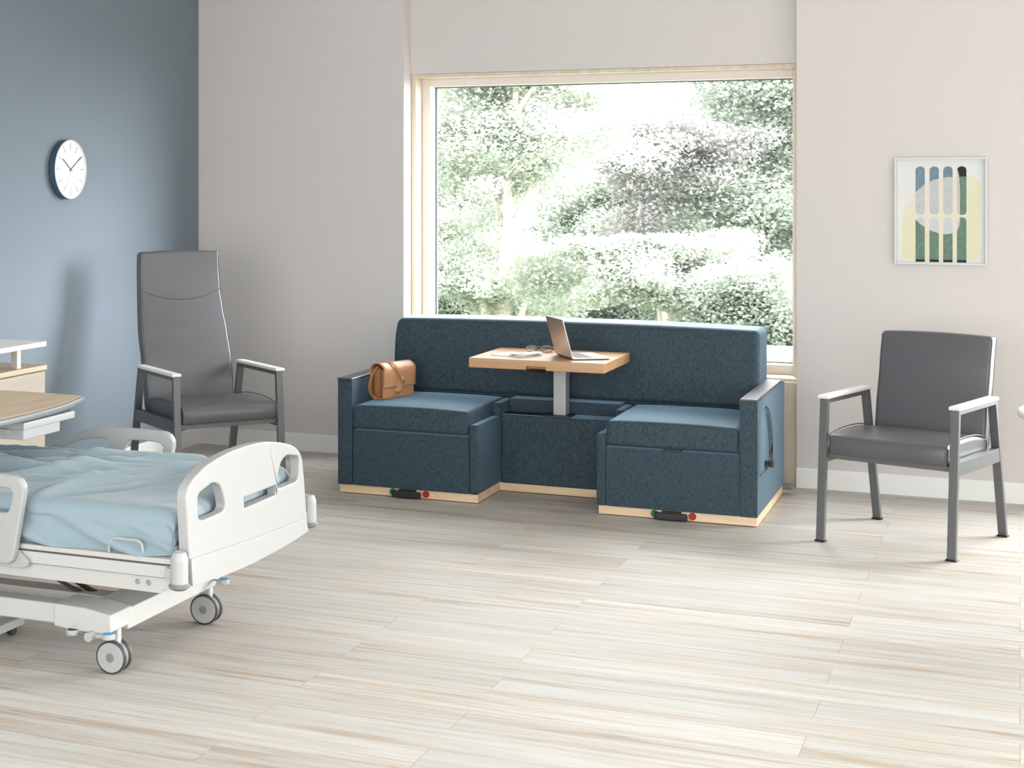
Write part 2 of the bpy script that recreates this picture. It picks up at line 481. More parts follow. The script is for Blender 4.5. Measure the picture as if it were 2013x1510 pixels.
# right wall and front wall stand outside the picture; each has its own wide window, the front one added as fill
RWY0, RWY1, RWZ0, RWZ1 = 1.5, 6.2, .4, 2.2
struct('wall_right', cells([XR, XR + .2], [YF0 - .2, RWY0, RWY1, YB], [0, RWZ0, RWZ1, ZC],
       lambda i, j, k: not (j == 1 and k == 1)), M['wall'])
FWX0, FWX1, FWZ0, FWZ1 = -4.4, 2.8, .25, 2.85
struct('wall_front', cells([XL, FWX0, FWX1, XR], [YF0 - .2, YF0], [0, FWZ0, FWZ1, ZC],
       lambda i, j, k: not (i == 1 and k == 1)), M['wall'])
def baseboard(name, a, b, axis):
    # board 10 cm high with a small chamfered top edge
    t = .016
    if axis == 'X':
        P = [(YB, 0), (YB - t, 0), (YB - t, .090), (YB - .007, .1025), (YB, .1025)]
        return struct(name, prism(P, 'X', a, b), M['trim'])
    P = [(XL, 0), (XL + t, 0), (XL + t, .090), (XL + .007, .1025), (XL, .1025)]
    return struct(name, prism(P, 'Y', a, b), M['trim'])
baseboard('baseboard_back', XL + .016, WX0, 'X')
baseboard('baseboard_right', WX1, XR, 'X').name = 'baseboard_right'
baseboard('baseboard_left', YF0, YB, 'Y')
# timber panel under the window
struct('trim_1', bx((WX0, 8.945, 0), (WX1, YO - .1, .545), .002), M['pinewood'])
# picture window
win = thing('window_1', 'large picture window with pale frame behind the blue sofa', 'window', ((WX0 + WX1) / 2, 9.15, .55))
win['kind'] = 'structure'
def wl(L): return [((a[0] - win.location.x, a[1] - win.location.y, a[2] - win.location.z), (b[0] - win.location.x, b[1] - win.location.y, b[2] - win.location.z)) for a, b in L]
obj('reveal_board', boxes(wl([((WX0 + .001, 9.045, .56), (WX0 + .028, 9.235, 2.236)), ((WX1 - .028, 9.045, .56), (WX1 - .001, 9.235, 2.236)),
    ((WX0 + .028, 9.045, 2.214), (WX1 - .028, 9.235, 2.235)), ((WX0 + .001, 8.975, .5451), (WX1 - .001, 9.235, .5605))]), .0015), M['pinewood'], win)
fx0, fx1, fz0, fz1 = WX0 + .028, WX1 - .012, .5605, 2.214
gx0, gx1, gz0, gz1 = -3.180, -1.118, .612, 2.168
def ring(x0, x1, z0, z1, X0, X1, Z0, Z1, y0, y1):
    return wl([((x0, y0, z0), (X0, y1, z1)), ((X1, y0, z0), (x1, y1, z1)), ((X0, y0, z0), (X1, y1, Z0)), ((X0, y0, Z1), (X1, y1, z1))])
obj('frame', boxes(ring(fx0, fx1, fz0, fz1, gx0, gx1, gz0, gz1, 9.153, 9.29), .002), M['frame_paint'], win)
obj('gasket', boxes(ring(gx0, gx1, gz0, gz1, gx0 + .011, gx1 - .003, gz0 + .006, gz1 - .006, 9.243, 9.262)), M['gasket'], win)
obj('pane', boxes(wl([((gx0 + .004, 9.252, gz0 + .002), (gx1 - .001, 9.256, gz1 - .002))])), M['glass'], win)
obj('outer_sill', boxes(wl([((WX0, YO, .53), (WX1, YO + .62, .64))]), .004), M['sill_white'], win)
def side_window(name, label, a, b, axis, nmul):
    """frame of mullions and glass filling an opening from a to b"""
    t = thing(name, label, 'window', ((a[0] + b[0]) / 2, (a[1] + b[1]) / 2, a[2])); t['kind'] = 'structure'
    L = []; f = .06
    lx, ly = t.location.x, t.location.y; z0, z1 = 0, b[2] - a[2]
    if axis == 'Y':
        y0, y1 = a[1] - ly, b[1] - ly; x0, x1 = -.04, .04
        L += [((x0, y0, z0), (x1, y1, f)), ((x0, y0, z1 - f), (x1, y1, z1))]
        for i in range(nmul + 1):
            c = y0 + f / 2 + (y1 - y0 - f) * i / nmul; L.append(((x0, c - f / 2, f), (x1, c + f / 2, z1 - f)))
        g = ((-.003, y0 + f, f), (.003, y1 - f, z1 - f))
    else:
        x0, x1 = a[0] - lx, b[0] - lx; y0, y1 = -.04, .04
        L += [((x0, y0, z0), (x1, y1, f)), ((x0, y0, z1 - f), (x1, y1, z1))]
        for i in range(nmul + 1):
            c = x0 + f / 2 + (x1 - x0 - f) * i / nmul; L.append(((c - f / 2, y0, f), (c + f / 2, y1, z1 - f)))
        g = ((x0 + f, -.003, f), (x1 - f, .003, z1 - f))
    obj('frame', boxes(L), M['trim'], t); obj('pane', boxes([g]), M['glass'], t)
side_window('window_2', 'wide window in the wall right of the picture', (XR + .1, RWY0, RWZ0), (XR + .1, RWY1, RWZ1), 'Y', 2)
side_window('window_4', 'second window of the back wall beyond the right edge of the picture', (BWX0, 9.15, BWZ0), (BWX1, 9.15, BWZ1), 'X', 1)
side_window('window_3', 'added wide window behind the camera for front fill light', (FWX0, YF0 - .1, FWZ0), (FWX1, YF0 - .1, FWZ1), 'X', 3)  # unseen window, added to let fill light in from the front

# ------------------------------------------------------------------ sofa
S0 = Vector((-2.155, 8.25, 0))
sofa = thing('sofa', 'long teal blue sleeper sofa with a recessed middle and built-in wooden table', 'sofa', S0)
def sl(a, b): return (a[0] - S0.x, a[1] - S0.y, a[2]), (b[0] - S0.x, b[1] - S0.y, b[2])
def sbx(a, b, w=0.0, seg=2): return bx(*sl(a, b), w, seg)
YF = 7.775
SL0, SL1, SR0, SR1 = -3.205, -2.451, -1.859, -1.106
bm = cells([v - S0.x for v in (SL0 + .006, SL1 - .006, SR0 + .008, SR1 - .003)], [v - S0.y for v in (YF + .016, 8.168, 8.69)], [.004, .046],
           lambda i, j, k: j == 1 or i != 1, .002)
obj('base', bm, M['plinth'], sofa)
def arm(x0, x1, right):
    yb = 8.72
    if not right:
        a = obj('arm', sbx((x0, YF, .046), (x1, yb, .584), .006, 3), M['fabric'], sofa)
    else:
        # outer face carries a scooped recess with a curved rim
        b_ = rbox(*sl((x0, YF, .046), (x1, yb, .584)), .006, (2, 72, 56), 3, None)
        def depth(y, z):
            z0, y0, y1, zt = .228, 7.82, 8.285, .535
            if z < z0 or y < y0: return 0.0
            e = ((max(y - 8.0, 0)) / (y1 - 8.0)) ** 2 + ((z - z0) / (zt - z0)) ** 2
            if e > 1.0: return 0.0
            rim = min(1.0, (1.0 - e) / .05)
            fade = min(1.0, (y - y0) / .40); fade = fade * fade * (3 - 2 * fade)
            bot = min(1.0, (z - z0) / .012)
            return .015 * rim * fade * bot
        for v in b_.verts:
            if v.co.x > x1 - S0.x - .003: v.co.x -= depth(v.co.y + S0.y, v.co.z)
        a = obj('arm', b_, M['fabric'], sofa, 60)
        k = bmesh.new()
        box(k, *sl((x1 - .03, 8.078, .242), (x1 + .012, 8.114, .262)))
        merge(k, prism([(8.07 - S0.y, .238), (8.10 - S0.y, .232), (8.135 - S0.y, .243), (8.13 - S0.y, .262), (8.10 - S0.y, .27), (8.07 - S0.y, .262)], 'X', x1 + .010 - S0.x, x1 + .032 - S0.x, .003))
        obj('lever_handle', k, M['dark_plate'], a)
        ln_ = bmesh.new(); xs = x1 - S0.x
        arc = [(8.235, .229), (8.272, .262), (8.283, .30), (8.272, .36), (8.236, .43), (8.18, .48), (8.12, .512), (8.06, .527)]
        tube(ln_, smooth_path([(xs - .0005, p[0] - S0.y, p[1]) for p in arc], 6), .0022, 6)
        obj('recess_seam', ln_, M['black'], a)
        ln_ = bmesh.new(); tube(ln_, [(xs - .0005, 7.84 - S0.y, .228), (xs - .0005, 8.235 - S0.y, .229)], .0018, 6)
        obj('recess_seam', ln_, M['black'], a)
    cap = prism([(x0 - .001 - S0.x, .5842), (x1 + .001 - S0.x, .5842), (x1 + .001 - S0.x, .590), (x1 - .003 - S0.x, .5935), (x0 + .003 - S0.x, .5935), (x0 - .001 - S0.x, .590)], 'Y', YF - .002 - S0.y, 8.62 - S0.y)
    obj('arm_cap', cap, M['laminate'], a)
arm(SL0, -3.125, False); arm(-1.188, SR1, True)
def crown_fn(h, front=.5):
    def f(u, v, w, p):
        if w > -.2:
            g = (1 - abs(u) ** 2.6) * (1 - max(0, v * .9) ** 3) * (1 - max(0, -v) ** 6 * .6)
            p = p + Vector((0, 0, h * g * (w + .2) / 1.2))
        return p
    return f
for x0, x1 in ((-3.122, -2.500), (-1.812, -1.191)):
    obj('seat_cushion', rbox(*sl((x0, YF - .004, .336), (x1, 8.43, .455)), .022, (14, 14, 3), 5, crown_fn(.014)), M['fabric'], sofa, 60)
    if x0 < -3:
        obj('front_panel', sbx((x0 + .001, YF - .001, .047), (x1 - .001, YF + .30, .331), .006, 3), M['fabric'], sofa)
    else:
        cx = -1.497; n = 14
        P = [(x0 + .001, .047), (x1 - .001, .047), (x1 - .001, .331)]
        P += [(cx + .042 * math.cos(PI * i / n), .331 - .016 * math.sin(PI * i / n) ** .7) for i in range(n + 1)] + [(x0 + .001, .331)]
        P = [(p[0] - S0.x, p[1]) for p in P]
        fp = obj('front_panel', prism(P, 'Y', YF - .001 - S0.y, YF + .30 - S0.y, .004, 2, ang=60), M['fabric'], sofa)
        obj('pull_slot', sbx((cx - .040, YF + .012, .312), (cx + .040, YF + .1, .334)), M['black'], fp)
for x0, x1 in ((-2.497, SL1), (SR0, -1.814)):
    P = [(YF, .046), (8.40, .046), (8.40, .455), (8.19, .455), (8.165, .448), (8.152, .430), (8.150, .392), (YF, .392)]
    P = [(p[0] - S0.y, p[1]) for p in P]
    obj('end_panel', prism(P, 'X', x0 - S0.x, x1 - S0.x, .009, 3, ang=50), M['fabric'], sofa)
obj('center_panel', sbx((SL1 + .0005, 8.162, .044), (SR0 - .0005, 8.40, .399), .008, 3), M['fabric'], sofa)
obj('riser_panel', sbx((SL1 + .002, 8.304, .3995), (SR0 - .002, 8.43, .464), .006, 3), M['fabric'], sofa)
obj('dark_gap_strip', sbx((SL1 + .004, 8.196, .3985), (-2.235, 8.290, .4012), .001, 1), M['black'], sofa)  # black slab paints the dark gap before the riser, nothing is cut
def back_fn(u, v, w, p):
    # front face swells and leans back a little, top edge softly bowed
    q = p.copy()
    q.y += .030 * (w + 1) / 2 * (1 if v < 0 else .25)
    if v < 0: q.y -= .016 * (1 - u ** 8) * (1 - w * w)
    q.z += .012 * (1 - abs(u) ** 2.5) * max(0, w)
    if u < -.9 and w > 0: q.x += .022 * (w ** 3) * (-u - .9) / .1
    return q
obj('back_cushion', rbox(*sl((-3.128, 8.372, .468), (-1.186, 8.690, .858)), .030, (28, 3, 10), 6, back_fn), M['fabric'], sofa, 60)
obj('back_frame', sbx((-3.124, 8.44, .05), (-1.189, 8.71, .49), .004), M['fabric'], sofa)
# built-in table
TX0, TX1, TY0, TY1, TZ0, TZ1 = -2.497, -1.817, 7.766, 8.325, .681, .730
tb = cells([v - S0.x for v in (TX0, -2.205, -2.107, TX1)], [v - S0.y for v in (TY0, TY0 + .05, TY1)], [TZ0, .698, TZ1],
           lambda i, j, k: not (i == 1 and j == 0 and k == 0), .004, 3)
table = obj('table', tb, M['tabletop'], sofa)
obj('table_post', sbx((-2.186, 8.212, .405), (-2.121, 8.290, .684), .003), M['silver_post'], table)
obj('base_plate', sbx((-2.229, 8.168, .3995), (-2.089, 8.338, .4065), .001, 1), M['dark_plate'], table)
lt = bx((-.043, 0, -.003), (.043, .075, .003), .001, 1, Matrix.Translation((-2.1535 - S0.x, TY0 - .006 - S0.y, .668)) @ Matrix.Rotation(.22, 4, 'X'))
obj('release_paddle', lt, M['black'], table)
for cx in (-2.825, -1.501):
    pd = obj('brake_pedal', sbx((cx - .077, YF - .020, .006), (cx + .077, YF - .002, .039), .006, 3), M['black'], sofa)
    b_ = sbx((cx - .045, YF - .005, .030), (cx + .045, YF + .02, .044), .001); obj('pedal_bracket', b_, M['black'], pd)
    for s, m_ in ((-1, 'green'), (1, 'red')):
        d = lathe(bmesh.new(), [(.0175, .003), (.0175, 0), (.015, -.004)], (cx + s * (.082 if s < 0 else .096) - S0.x, YF + .013 - S0.y, .026), 'Y', 28)
        dd = obj('brake_button', d, M[m_], pd); dd['label'] = ('green' if s < 0 else 'red') + ' round brake button'
lv = prism([(8.665, .03), (8.70, .024), (8.735, .03), (8.74, .045), (8.70, .055), (8.665, .05)], 'X', SR1 - .02 - S0.x, SR1 + .045 - S0.x, .005, 2)
for v in lv.verts: v.co.y -= S0.y
obj('rear_lever', lv, M['grey_plastic'], sofa)

# ------------------------------------------------------------------ chairs
def side_bar(p0, p1, wu, tv, uc):
    """slanted flat leg from p0=(v,z) to p1 with width wu across u and thickness tv along v"""
    bm = bmesh.new()
    (v0, z0), (v1, z1) = p0, p1
    P = [(uc - wu / 2, v0, z0), (uc + wu / 2, v0, z0), (uc + wu / 2, v0 + tv, z0), (uc - wu / 2, v0 + tv, z0),
         (uc - wu / 2, v1, z1), (uc + wu / 2, v1, z1), (uc + wu / 2, v1 + tv, z1), (uc - wu / 2, v1 + tv, z1)]
    vs = [bm.verts.new(p) for p in P]
    for q in ((0, 3, 2, 1), (4, 5, 6, 7), (0, 1, 5, 4), (1, 2, 6, 5), (2, 3, 7, 6), (3, 0, 4, 7)): bm.faces.new([vs[i] for i in q])
    bmesh.ops.recalc_face_normals(bm, faces=bm.faces)
    return bevel(bm, .002, 2)

def patient_chair(name, label, loc, rz, high):
    t = thing(name, label, 'chair', (loc[0], loc[1], 0), rz)
    for s in (-1, 1):
        for front in (True, False):
            if front: L = side_bar((-.332, .006), (-.286, .632), .037, .022, s * .287); fv = -.321
            else: L = side_bar((.310, .006), (.168, .632), .037, .022, s * .287); fv = .321
            leg = obj('leg', L, M['grey_metal'], t)
            g = bmesh.new()
            for (h, e) in ((0, .006), (.0075, .0)):
                pass
            g = bx((s * .287 - .024, fv - .017, 0), (s * .287 + .024, fv + .017, .008), .003, 1)
            gl = obj('glide', g, M['glide'], leg); gl['label'] = 'black glide under the leg'
        ar = obj('armrest', bx((s * .287 - .0175, -.286, .613), (s * .287 + .0175, .187, .6325), .001, 1), M['grey_metal'], t)
        obj('arm_pad', bx((s * .288 - .0255, -.293, .6325), (s * .288 + .0255, .189, .6475), .0035, 3), M['arm_white'], ar)
        obj('side_rail', bx((s * .287 - .0165, -.292, .352), (s * .287 + .0165, .246, .413), .0015, 2), M['grey_metal'], t)
    obj('seat_rail', boxes([((-.272, -.282, .368), (.272, -.257, .391)), ((-.272, .16, .375), (.272, .185, .41))], .001, 1), M['grey_metal'], t)
    def seat_fn(u, v, w, p):
        q = p.copy()
        g = (1 - abs(v + .05) ** 2.2) if abs(v + .05) < 1 else 0
        if w > 0: q.z += (.020 * g * (1 - .25 * u * u)) * w
        if w > 0: q.z -= .022 * max(0, v) ** 2 * w
        if v < 0: q.y -= .012 * (1 - w * w) * (1 - u ** 8) * (-v) ** 3
        return q
    seat = obj('seat', rbox((-.262, -.303, .390), (.262, .20, .474), .016, (12, 12, 3), 4, seat_fn), M['leather'], t, 60)
    for s in (-1, 1):
        pb = bmesh.new()
        path = [(s * .258, -.309, .392), (s * .258, -.315, .43), (s * .258, -.306, .462), (s * .258, -.285, .478), (s * .259, -.2, .489), (s * .259, -.08, .4935), (s * .259, .06, .487), (s * .259, .17, .467)]
        tube(pb, smooth_path(path, 4), .0026, 8)
        obj('piping', pb, M['piping'], seat)
    if high:
        # (z, v of the front face) ; (z, half width)
        curve = [(.40, .178), (.52, .190), (.65, .214), (.81, .268), (.92, .300), (1.02, .322), (1.12, .332), (1.23, .334)]
        half = [(.40, .246), (.66, .252), (.80, .250), (.92, .240), (1.02, .233), (1.23, .228)]
        z0, z1, th = .402, 1.226, .058
    else:
        curve = [(.40, .186), (.55, .212), (.75, .256), (.90, .288)]
        half = [(.40, .250), (.90, .252)]
        z0, z1, th = .402, .900, .060
    def back_deform(u, v, w, p):
        z = p.z
        x = p.x / .25 * lerp_tab(half, z)
        y = lerp_tab(curve, z) + (p.y)
        if v < -.2: y -= .008 * (1 - u * u) * (1 - abs(w) ** 6)
        z += .007 * (1 - u * u) * max(0, w) ** 4
        return (x, y, z)
    back = obj('backrest', rbox((-.25, 0, z0), (.25, th, z1), .013, (14, 2, 30 if high else 18), 4, back_deform), M['leather'], t, 60)
    for s in (-1, 1):
        for dv in (.003, th - .003):
            n = 22; path = []; pb = bmesh.new()
            for i in range(n + 1):
                z = z0 + .012 + (z1 - z0 - .024) * i / n
                path.append((s * (lerp_tab(half, z) - .0015), lerp_tab(curve, z) + dv, z))
            tube(pb, path, .0022, 6)
            obj('piping', pb, M['piping'], back)
    if high:
        sb = bmesh.new(); path = []
        for i in range(41):
            u = -1 + 2 * i / 40
            z = 1.024 - .052 * (1 - u * u)
            w = (z - (z0 + z1) / 2) / ((z1 - z0) / 2)
            path.append((u * lerp_tab(half, z) * .985, lerp_tab(curve, z) - .008 * (1 - u * u) * (1 - abs(w) ** 6) + .0004, z))
        tube(sb, path, .0018, 6)
        obj('seam', sb, M['seam'], back)
    return t
patient_chair('patient_chair', 'high-backed charcoal patient chair with white arm pads in the corner by the blue wall', (-3.863, 7.570), math.radians(51.2), True)
patient_chair('guest_chair', 'low-backed charcoal guest chair with white arm pads below the framed print', (-.440, 7.834), math.radians(-17.42), False)

# ------------------------------------------------------------------ wall clock
ck = thing('wall_clock', 'round white wall clock with a dark blue rim on the blue wall', 'clock', (XL, 7.370, 1.669))
obj('rim', lathe(bmesh.new(), [(.148, .001), (.156, .006), (.1575, .030), (.1565, .040), (.154, .0395), (.150, .032)], (0, 0, 0), 'X', 72), M['clock_rim'], ck)
fc = obj('face', lathe(bmesh.new(), [(.1555, .036), (.1565, .041), (.1545, .0435), (.1505, .043), (.149, .0395), (0.0, .0395)], (0, 0, 0), 'X', 72), M['clock_white'], ck)
def cbar(r0, r1, ang, wd, h):
    """radial bar on the clock face, ang clockwise from twelve"""
    a = math.radians(ang); d = Vector((0, math.sin(a), math.cos(a))); s = Vector((0, math.cos(a), -math.sin(a)))
    b_ = bmesh.new(); pts = [d * r0 - s * wd, d * r1 - s * wd, d * r1 + s * wd, d * r0 + s * wd]
    lo = [b_.verts.new(p + Vector((h, 0, 0))) for p in pts]; hi = [b_.verts.new(p + Vector((h + .0008, 0, 0))) for p in pts]
    b_.faces.new(lo[::-1]); b_.faces.new(hi)
    for i in range(4): b_.faces.new((lo[i], lo[(i + 1) % 4], hi[(i + 1) % 4], hi[i]))
    return b_
for i in range(12): obj('hour_mark', cbar(.100, .139, 30 * i, .0014, .0393), M['clock_mark'], fc)
obj('hour_hand', cbar(-.016, .094, 305, .0021, .0415), M['clock_hand'], ck)
obj('minute_hand', cbar(-.016, .124, 57.6, .0019, .0427), M['clock_hand'], ck)
obj('second_hand', cbar(-.025, .118, 209, .0008, .0439), M['clock_red'], ck)
obj('center_cap', lathe(bmesh.new(), [(.0038, .039), (.0038, .046), (.002, .0468)], (0, 0, 0), 'X', 16), M['clock_red'], ck)
b_ = bmesh.new(); box(b_, (.0394, -.008, -.0715), (.0400, .008, -.0695)); obj('dial_mark', b_, M['clock_faint'], fc)

# ------------------------------------------------------------------ framed print
PX, PZ = -.367, 1.455
pr = thing('framed_print', 'white framed abstract print of vertical bars over a yellow shape', 'picture', (PX, YB, PZ))
hw, hh, dp = .2185, .2710, .032
def pl(L): return L
fr = boxes([((-hw, -dp, -hh), (-hw + .010, -.001, hh)), ((hw - .010, -dp, -hh), (hw, -.001, hh)),
            ((-hw + .010, -dp, -hh), (hw - .010, -.001, -hh + .009)), ((-hw + .010, -dp, hh - .009), (hw - .010, -.001, hh))], .001, 1)
obj('frame', fr, M['clock_white'], pr)
YEL = [(-0.551, 1.207), (-0.549, 1.386), (-0.542, 1.442), (-0.527, 1.489), (-0.505, 1.526), (-0.479, 1.563), (-0.444, 1.591), (-0.397, 1.616), (-0.35, 1.626), (-0.291, 1.63), (-0.227, 1.631), (-0.202, 1.623), (-0.185, 1.6), (-0.18, 1.573), (-0.18, 1.263), (-0.187, 1.23), (-0.206, 1.212), (-0.227, 1.208)]
OVL = [(-0.527, 1.484), (-0.511, 1.517), (-0.483, 1.554), (-0.436, 1.596), (-0.397, 1.614), (-0.35, 1.626), (-0.288, 1.665), (-0.282, 1.646), (-0.278, 1.609), (-0.276, 1.545), (-0.276, 1.408), (-0.28, 1.38), (-0.288, 1.357), (-0.312, 1.343), (-0.337, 1.338), (-0.376, 1.342), (-0.419, 1.358), (-0.462, 1.387), (-0.488, 1.415), (-0.514, 1.452)]
def inside(P, x, y):
    c = False; n = len(P); j = n - 1
    for i in range(n):
        (xi, yi), (xj, yj) = P[i], P[j]
        if (yi > y) != (yj > y) and x < (xj - xi) * (y - yi) / (yj - yi) + xi: c = not c
        j = i
    return c
def bar_at(x, z):
    for k, (c, ) in enumerate(((-.4635,), (-.397,), (-.3325,), (-.268,))):
        h = .0215
        if abs(x - c) > h: continue
        for lo, hi, rt, rb in ((1.436, 1.681, .018, .018), (1.196, 1.424, .018, 0)):
            if lo <= z <= hi:
                dx = abs(x - c); r = rt if z > hi - rt else (rb if z < lo + rb else 0)
                if r and dx > h - r:
                    zc = hi - r if z > hi - rt else lo + r
                    if (dx - (h - r)) ** 2 + (z - zc) ** 2 > r * r: return None
                return k, lo < 1.3
    return None
def print_colour(x, z):
    b = bar_at(x, z); y = inside(YEL, x, z); o = inside(OVL, x, z)
    if b is None: return 0 if not y else (2 if o else 1)
    k, low = b
    if o and (y or k == 3): return 4 if z > 1.436 else 5
    if y: return 6
    if k == 3 or z < 1.3: return 7
    return 3
pm = [mat('print_white', (216, 216, 215), .8), mat('print_yellow', (216, 212, 184), .8), mat('print_cream', (218, 208, 193), .8), mat('print_blue', (112, 133, 148), .8, var=(60, .14)),
      mat('print_grey', (186, 187, 188), .8, var=(40, .06)), mat('print_light_grey', (196, 196, 199), .8), mat('print_green', (102, 126, 114), .8, var=(40, .16)), mat('print_black', (14, 14, 14), .7)]
nx, nz = 208, 262
b_ = bmesh.new(); x0, x1, z0, z1 = -hw + .009, hw - .009, -hh + .008, hh - .008
gv = [[b_.verts.new((x0 + (x1 - x0) * i / nx, -.008, z0 + (z1 - z0) * k / nz)) for k in range(nz + 1)] for i in range(nx + 1)]
for i in range(nx):
    for k in range(nz):
        f = b_.faces.new((gv[i][k], gv[i + 1][k], gv[i + 1][k + 1], gv[i][k + 1]))
        f.material_index = print_colour(PX + x0 + (x1 - x0) * (i + .5) / nx, PZ + z0 + (z1 - z0) * (k + .5) / nz)
obj('print', b_, pm, pr, recalc=False)

# ------------------------------------------------------------------ hospital bed
BX, BY = -3.45, 4.965
bed = thing('hospital_bed', 'white hospital bed on casters with moulded footboard and side rails', 'bed', (BX, BY, 0))
def q3(p): return (p[0] - BX, p[1] - BY, p[2])
def bb(a, b, w=0.002, seg=2): return bx(q3(a), q3(b), w, seg)
def qp(P, dx=0, dy=0): return [(p[0] - dx, p[1] - dy) for p in P]
OUT = [(4.560, .335), (4.514, .426), (4.504, .523), (4.493, .613), (4.498, .637), (4.514, .655), (4.552, .674), (4.629, .697), (4.715, .709), (4.804, .716), (4.903, .718), (5.006, .715), (5.104, .706), (5.214, .687), (5.293, .668), (5.338, .651), (5.372, .630), (5.392, .605), (5.409, .533), (5.424, .448), (5.433, .380), (5.436, .332)]
OUT[0] = (4.530, .338)
OUT += [(5.32, .323), (5.18, .317), (4.965, .314), (4.76, .320), (4.62, .330)]
H1 = [(4.571, .604), (4.581, .618), (4.608, .624), (4.661, .634), (4.679, .635), (4.708, .629), (4.730, .617), (4.752, .587), (4.765, .555), (4.765, .541), (4.752, .532), (4.726, .529), (4.601, .529), (4.583, .536), (4.573, .553)]
H2 = [(2 * 4.968 - y, z) for y, z in H1][::-1]
SLOT = [(4.906, .547), (5.030, .547), (5.030, .510), (4.910, .510)]
SLOT = [(4.906, .547), (5.165, .546), (5.165, .512), (4.912, .511)]
def fboard(x0, x1, holes=True):
    hs = [qp(h, BY) for h in (H1, SLOT, H2)]
    hs = [[(y, z) for y, z in h] for h in hs]
    P = [(p[0] - BY, p[1]) for p in OUT]
    H = [[(p[0] - BY, p[1]) for p in h] for h in (H1, SLOT, H2)] if holes else []
    return prism(P, 'X', x0 - BX, x1 - BX, .010, 4, H)
fb = obj('footboard', fboard(-2.398, -2.360), M['plastic'], bed, 50)
lo = [(4.527, .337), (4.516, .425), (4.70, .413), (5.0, .398), (5.419, .384), (5.436, .333), (5.32, .3235), (5.18, .3175), (4.965, .3145), (4.76, .3205), (4.62, .3305)]
obj('lower_band', prism([(p[0] - BY, p[1]) for p in lo], 'X', -2.3995 - BX, -2.3545 - BX, .003, 2), M['plastic'], fb)
obj('headboard', fboard(-4.575, -4.535, False), M['plastic'], bed, 50)
obj('deck', bb((-4.52, 4.487, .407), (-2.402, 5.442, .424), .003), M['enamel'], bed)
for s in (-1, 1):
    Y = lambda a: BY + s * (BY - a)      # mirror for the far side
    def two(a, b): return (a, b) if a < b else (b, a)
    y0, y1 = two(*(BY - s * 0 + s * (v - BY) * -1 * -1 for v in (0, 0))) if False else (0, 0)
    ya, yb_ = (4.492, 4.532) if s < 0 else (2 * BY - 4.532, 2 * BY - 4.492)
    P = [(-4.5, .362), (-2.445, .362), (-2.424, .367), (-2.408, .379), (-2.406, .392), (-2.41, .4005), (-4.5, .4005)]
    obj('side_beam', prism(qp(P, BX), 'Y', ya - BY, yb_ - BY, .003, 2), M['enamel'], bed)
    ya, yb_ = (4.506, 4.546) if s < 0 else (2 * BY - 4.546, 2 * BY - 4.506)
    P = [(-4.4, .318), (-2.452, .309), (-2.452, .322), (-2.415, .322), (-2.393, .333), (-2.390, .358), (-4.4, .358)]
    lb = obj('lower_rail', prism(qp(P, BX), 'Y', ya - BY, yb_ - BY, .002, 2), M['enamel'], bed)
    if s < 0:
        for x in (-2.540, -2.501):
            obj('bolt', lathe(bmesh.new(), [(.0085, 0), (.0085, -.004), (.0055, -.007)], q3((x, ya, .339)), 'Y', 6), M['chrome'], lb)
        hp = [(-2.640, .418), (-2.640, .445), (-2.634, .462), (-2.618, .470), (-2.58, .470), (-2.54, .470), (-2.525, .463), (-2.518, .446), (-2.518, .418)]
        obj('bag_hook_bar', tube(bmesh.new(), smooth_path([q3((x, 4.498, z)) for x, z in hp], 5), .0048, 12), M['plastic'], bed)
    # corner bumper
    cy = 4.478 if s < 0 else 5.490
    bp = obj('corner_bumper', lathe(bmesh.new(), [(.026, .352), (.028, .358), (.028, .424), (.0275, .427), (.0275, .434), (.020, .452), (.012, .4545), (.009, .451)], q3((-2.377, cy, 0)), 'Z', 36), M['plastic'], bed)
    obj('bumper_ring', lathe(bmesh.new(), [(.022, .336), (.033, .344), (.034, .350), (.028, .356)], q3((-2.377, cy, 0)), 'Z', 36), M['hub'], bp)
    obj('bumper_bracket', bb((-2.43, min(cy, BY + s * .46), .360), (-2.372, max(cy, BY + s * .46), .398), .003), M['plastic'], bp)
    # moulded side rail
    ya, yb_ = (4.444, 4.474) if s < 0 else (5.462, 5.492)
    R_ = [(-3.58, .36), (-2.992, .362), (-2.975, .372), (-2.963, .402), (-2.926, .600), (-2.927, .620), (-2.940, .640), (-2.962, .651), (-3.04, .654), (-3.11, .654), (-3.235, .651), (-3.300, .640), (-3.362, .622), (-3.449, .585), (-3.515, .543), (-3.560, .490), (-3.585, .42)]
    A1 = [(-2.970, .592), (-2.985, .608), (-3.05, .611), (-3.115, .610), (-3.135, .585), (-3.165, .540), (-3.15, .528), (-2.998, .528), (-2.986, .536)]
    A2 = [(-3.204, .595), (-3.223, .609), (-3.299, .604), (-3.369, .585), (-3.435, .552), (-3.44, .535), (-3.25, .53), (-3.232, .545)]
    sr = obj('side_rail', prism(qp(R_, BX), 'Y', ya - BY, yb_ - BY, .009, 3, [qp(A1, BX), qp(A2, BX)]), M['plastic'], bed, 50)
    yo = ya - .0015 if s < 0 else yb_ - .001
    obj('rail_panel', prism(qp([(-3.5, .372), (-3.013, .372), (-2.997, .492), (-3.003, .501), (-3.5, .501)], BX), 'Y', yo - BY, yo + .0025 - BY, .001, 1), M['plastic'], sr)
    yk0, yk1 = (4.474, 4.492) if s < 0 else (5.440, 5.462)
    obj('rail_hinge', prism(qp([(-3.3, .346), (-2.956, .346), (-2.934, .354), (-2.927, .372), (-2.945, .385), (-2.968, .404), (-3.3, .404)], BX), 'Y', yk0 - BY, yk1 - BY, .003, 2), M['plastic'], bed)
    # undercarriage beam
    ya, yb_ = (4.556, 4.625) if s < 0 else (5.262, 5.331)
    obj('base_beam', bb((-4.35, ya, .156), (-2.83, yb_, .221), .006, 3), M['enamel'], bed)
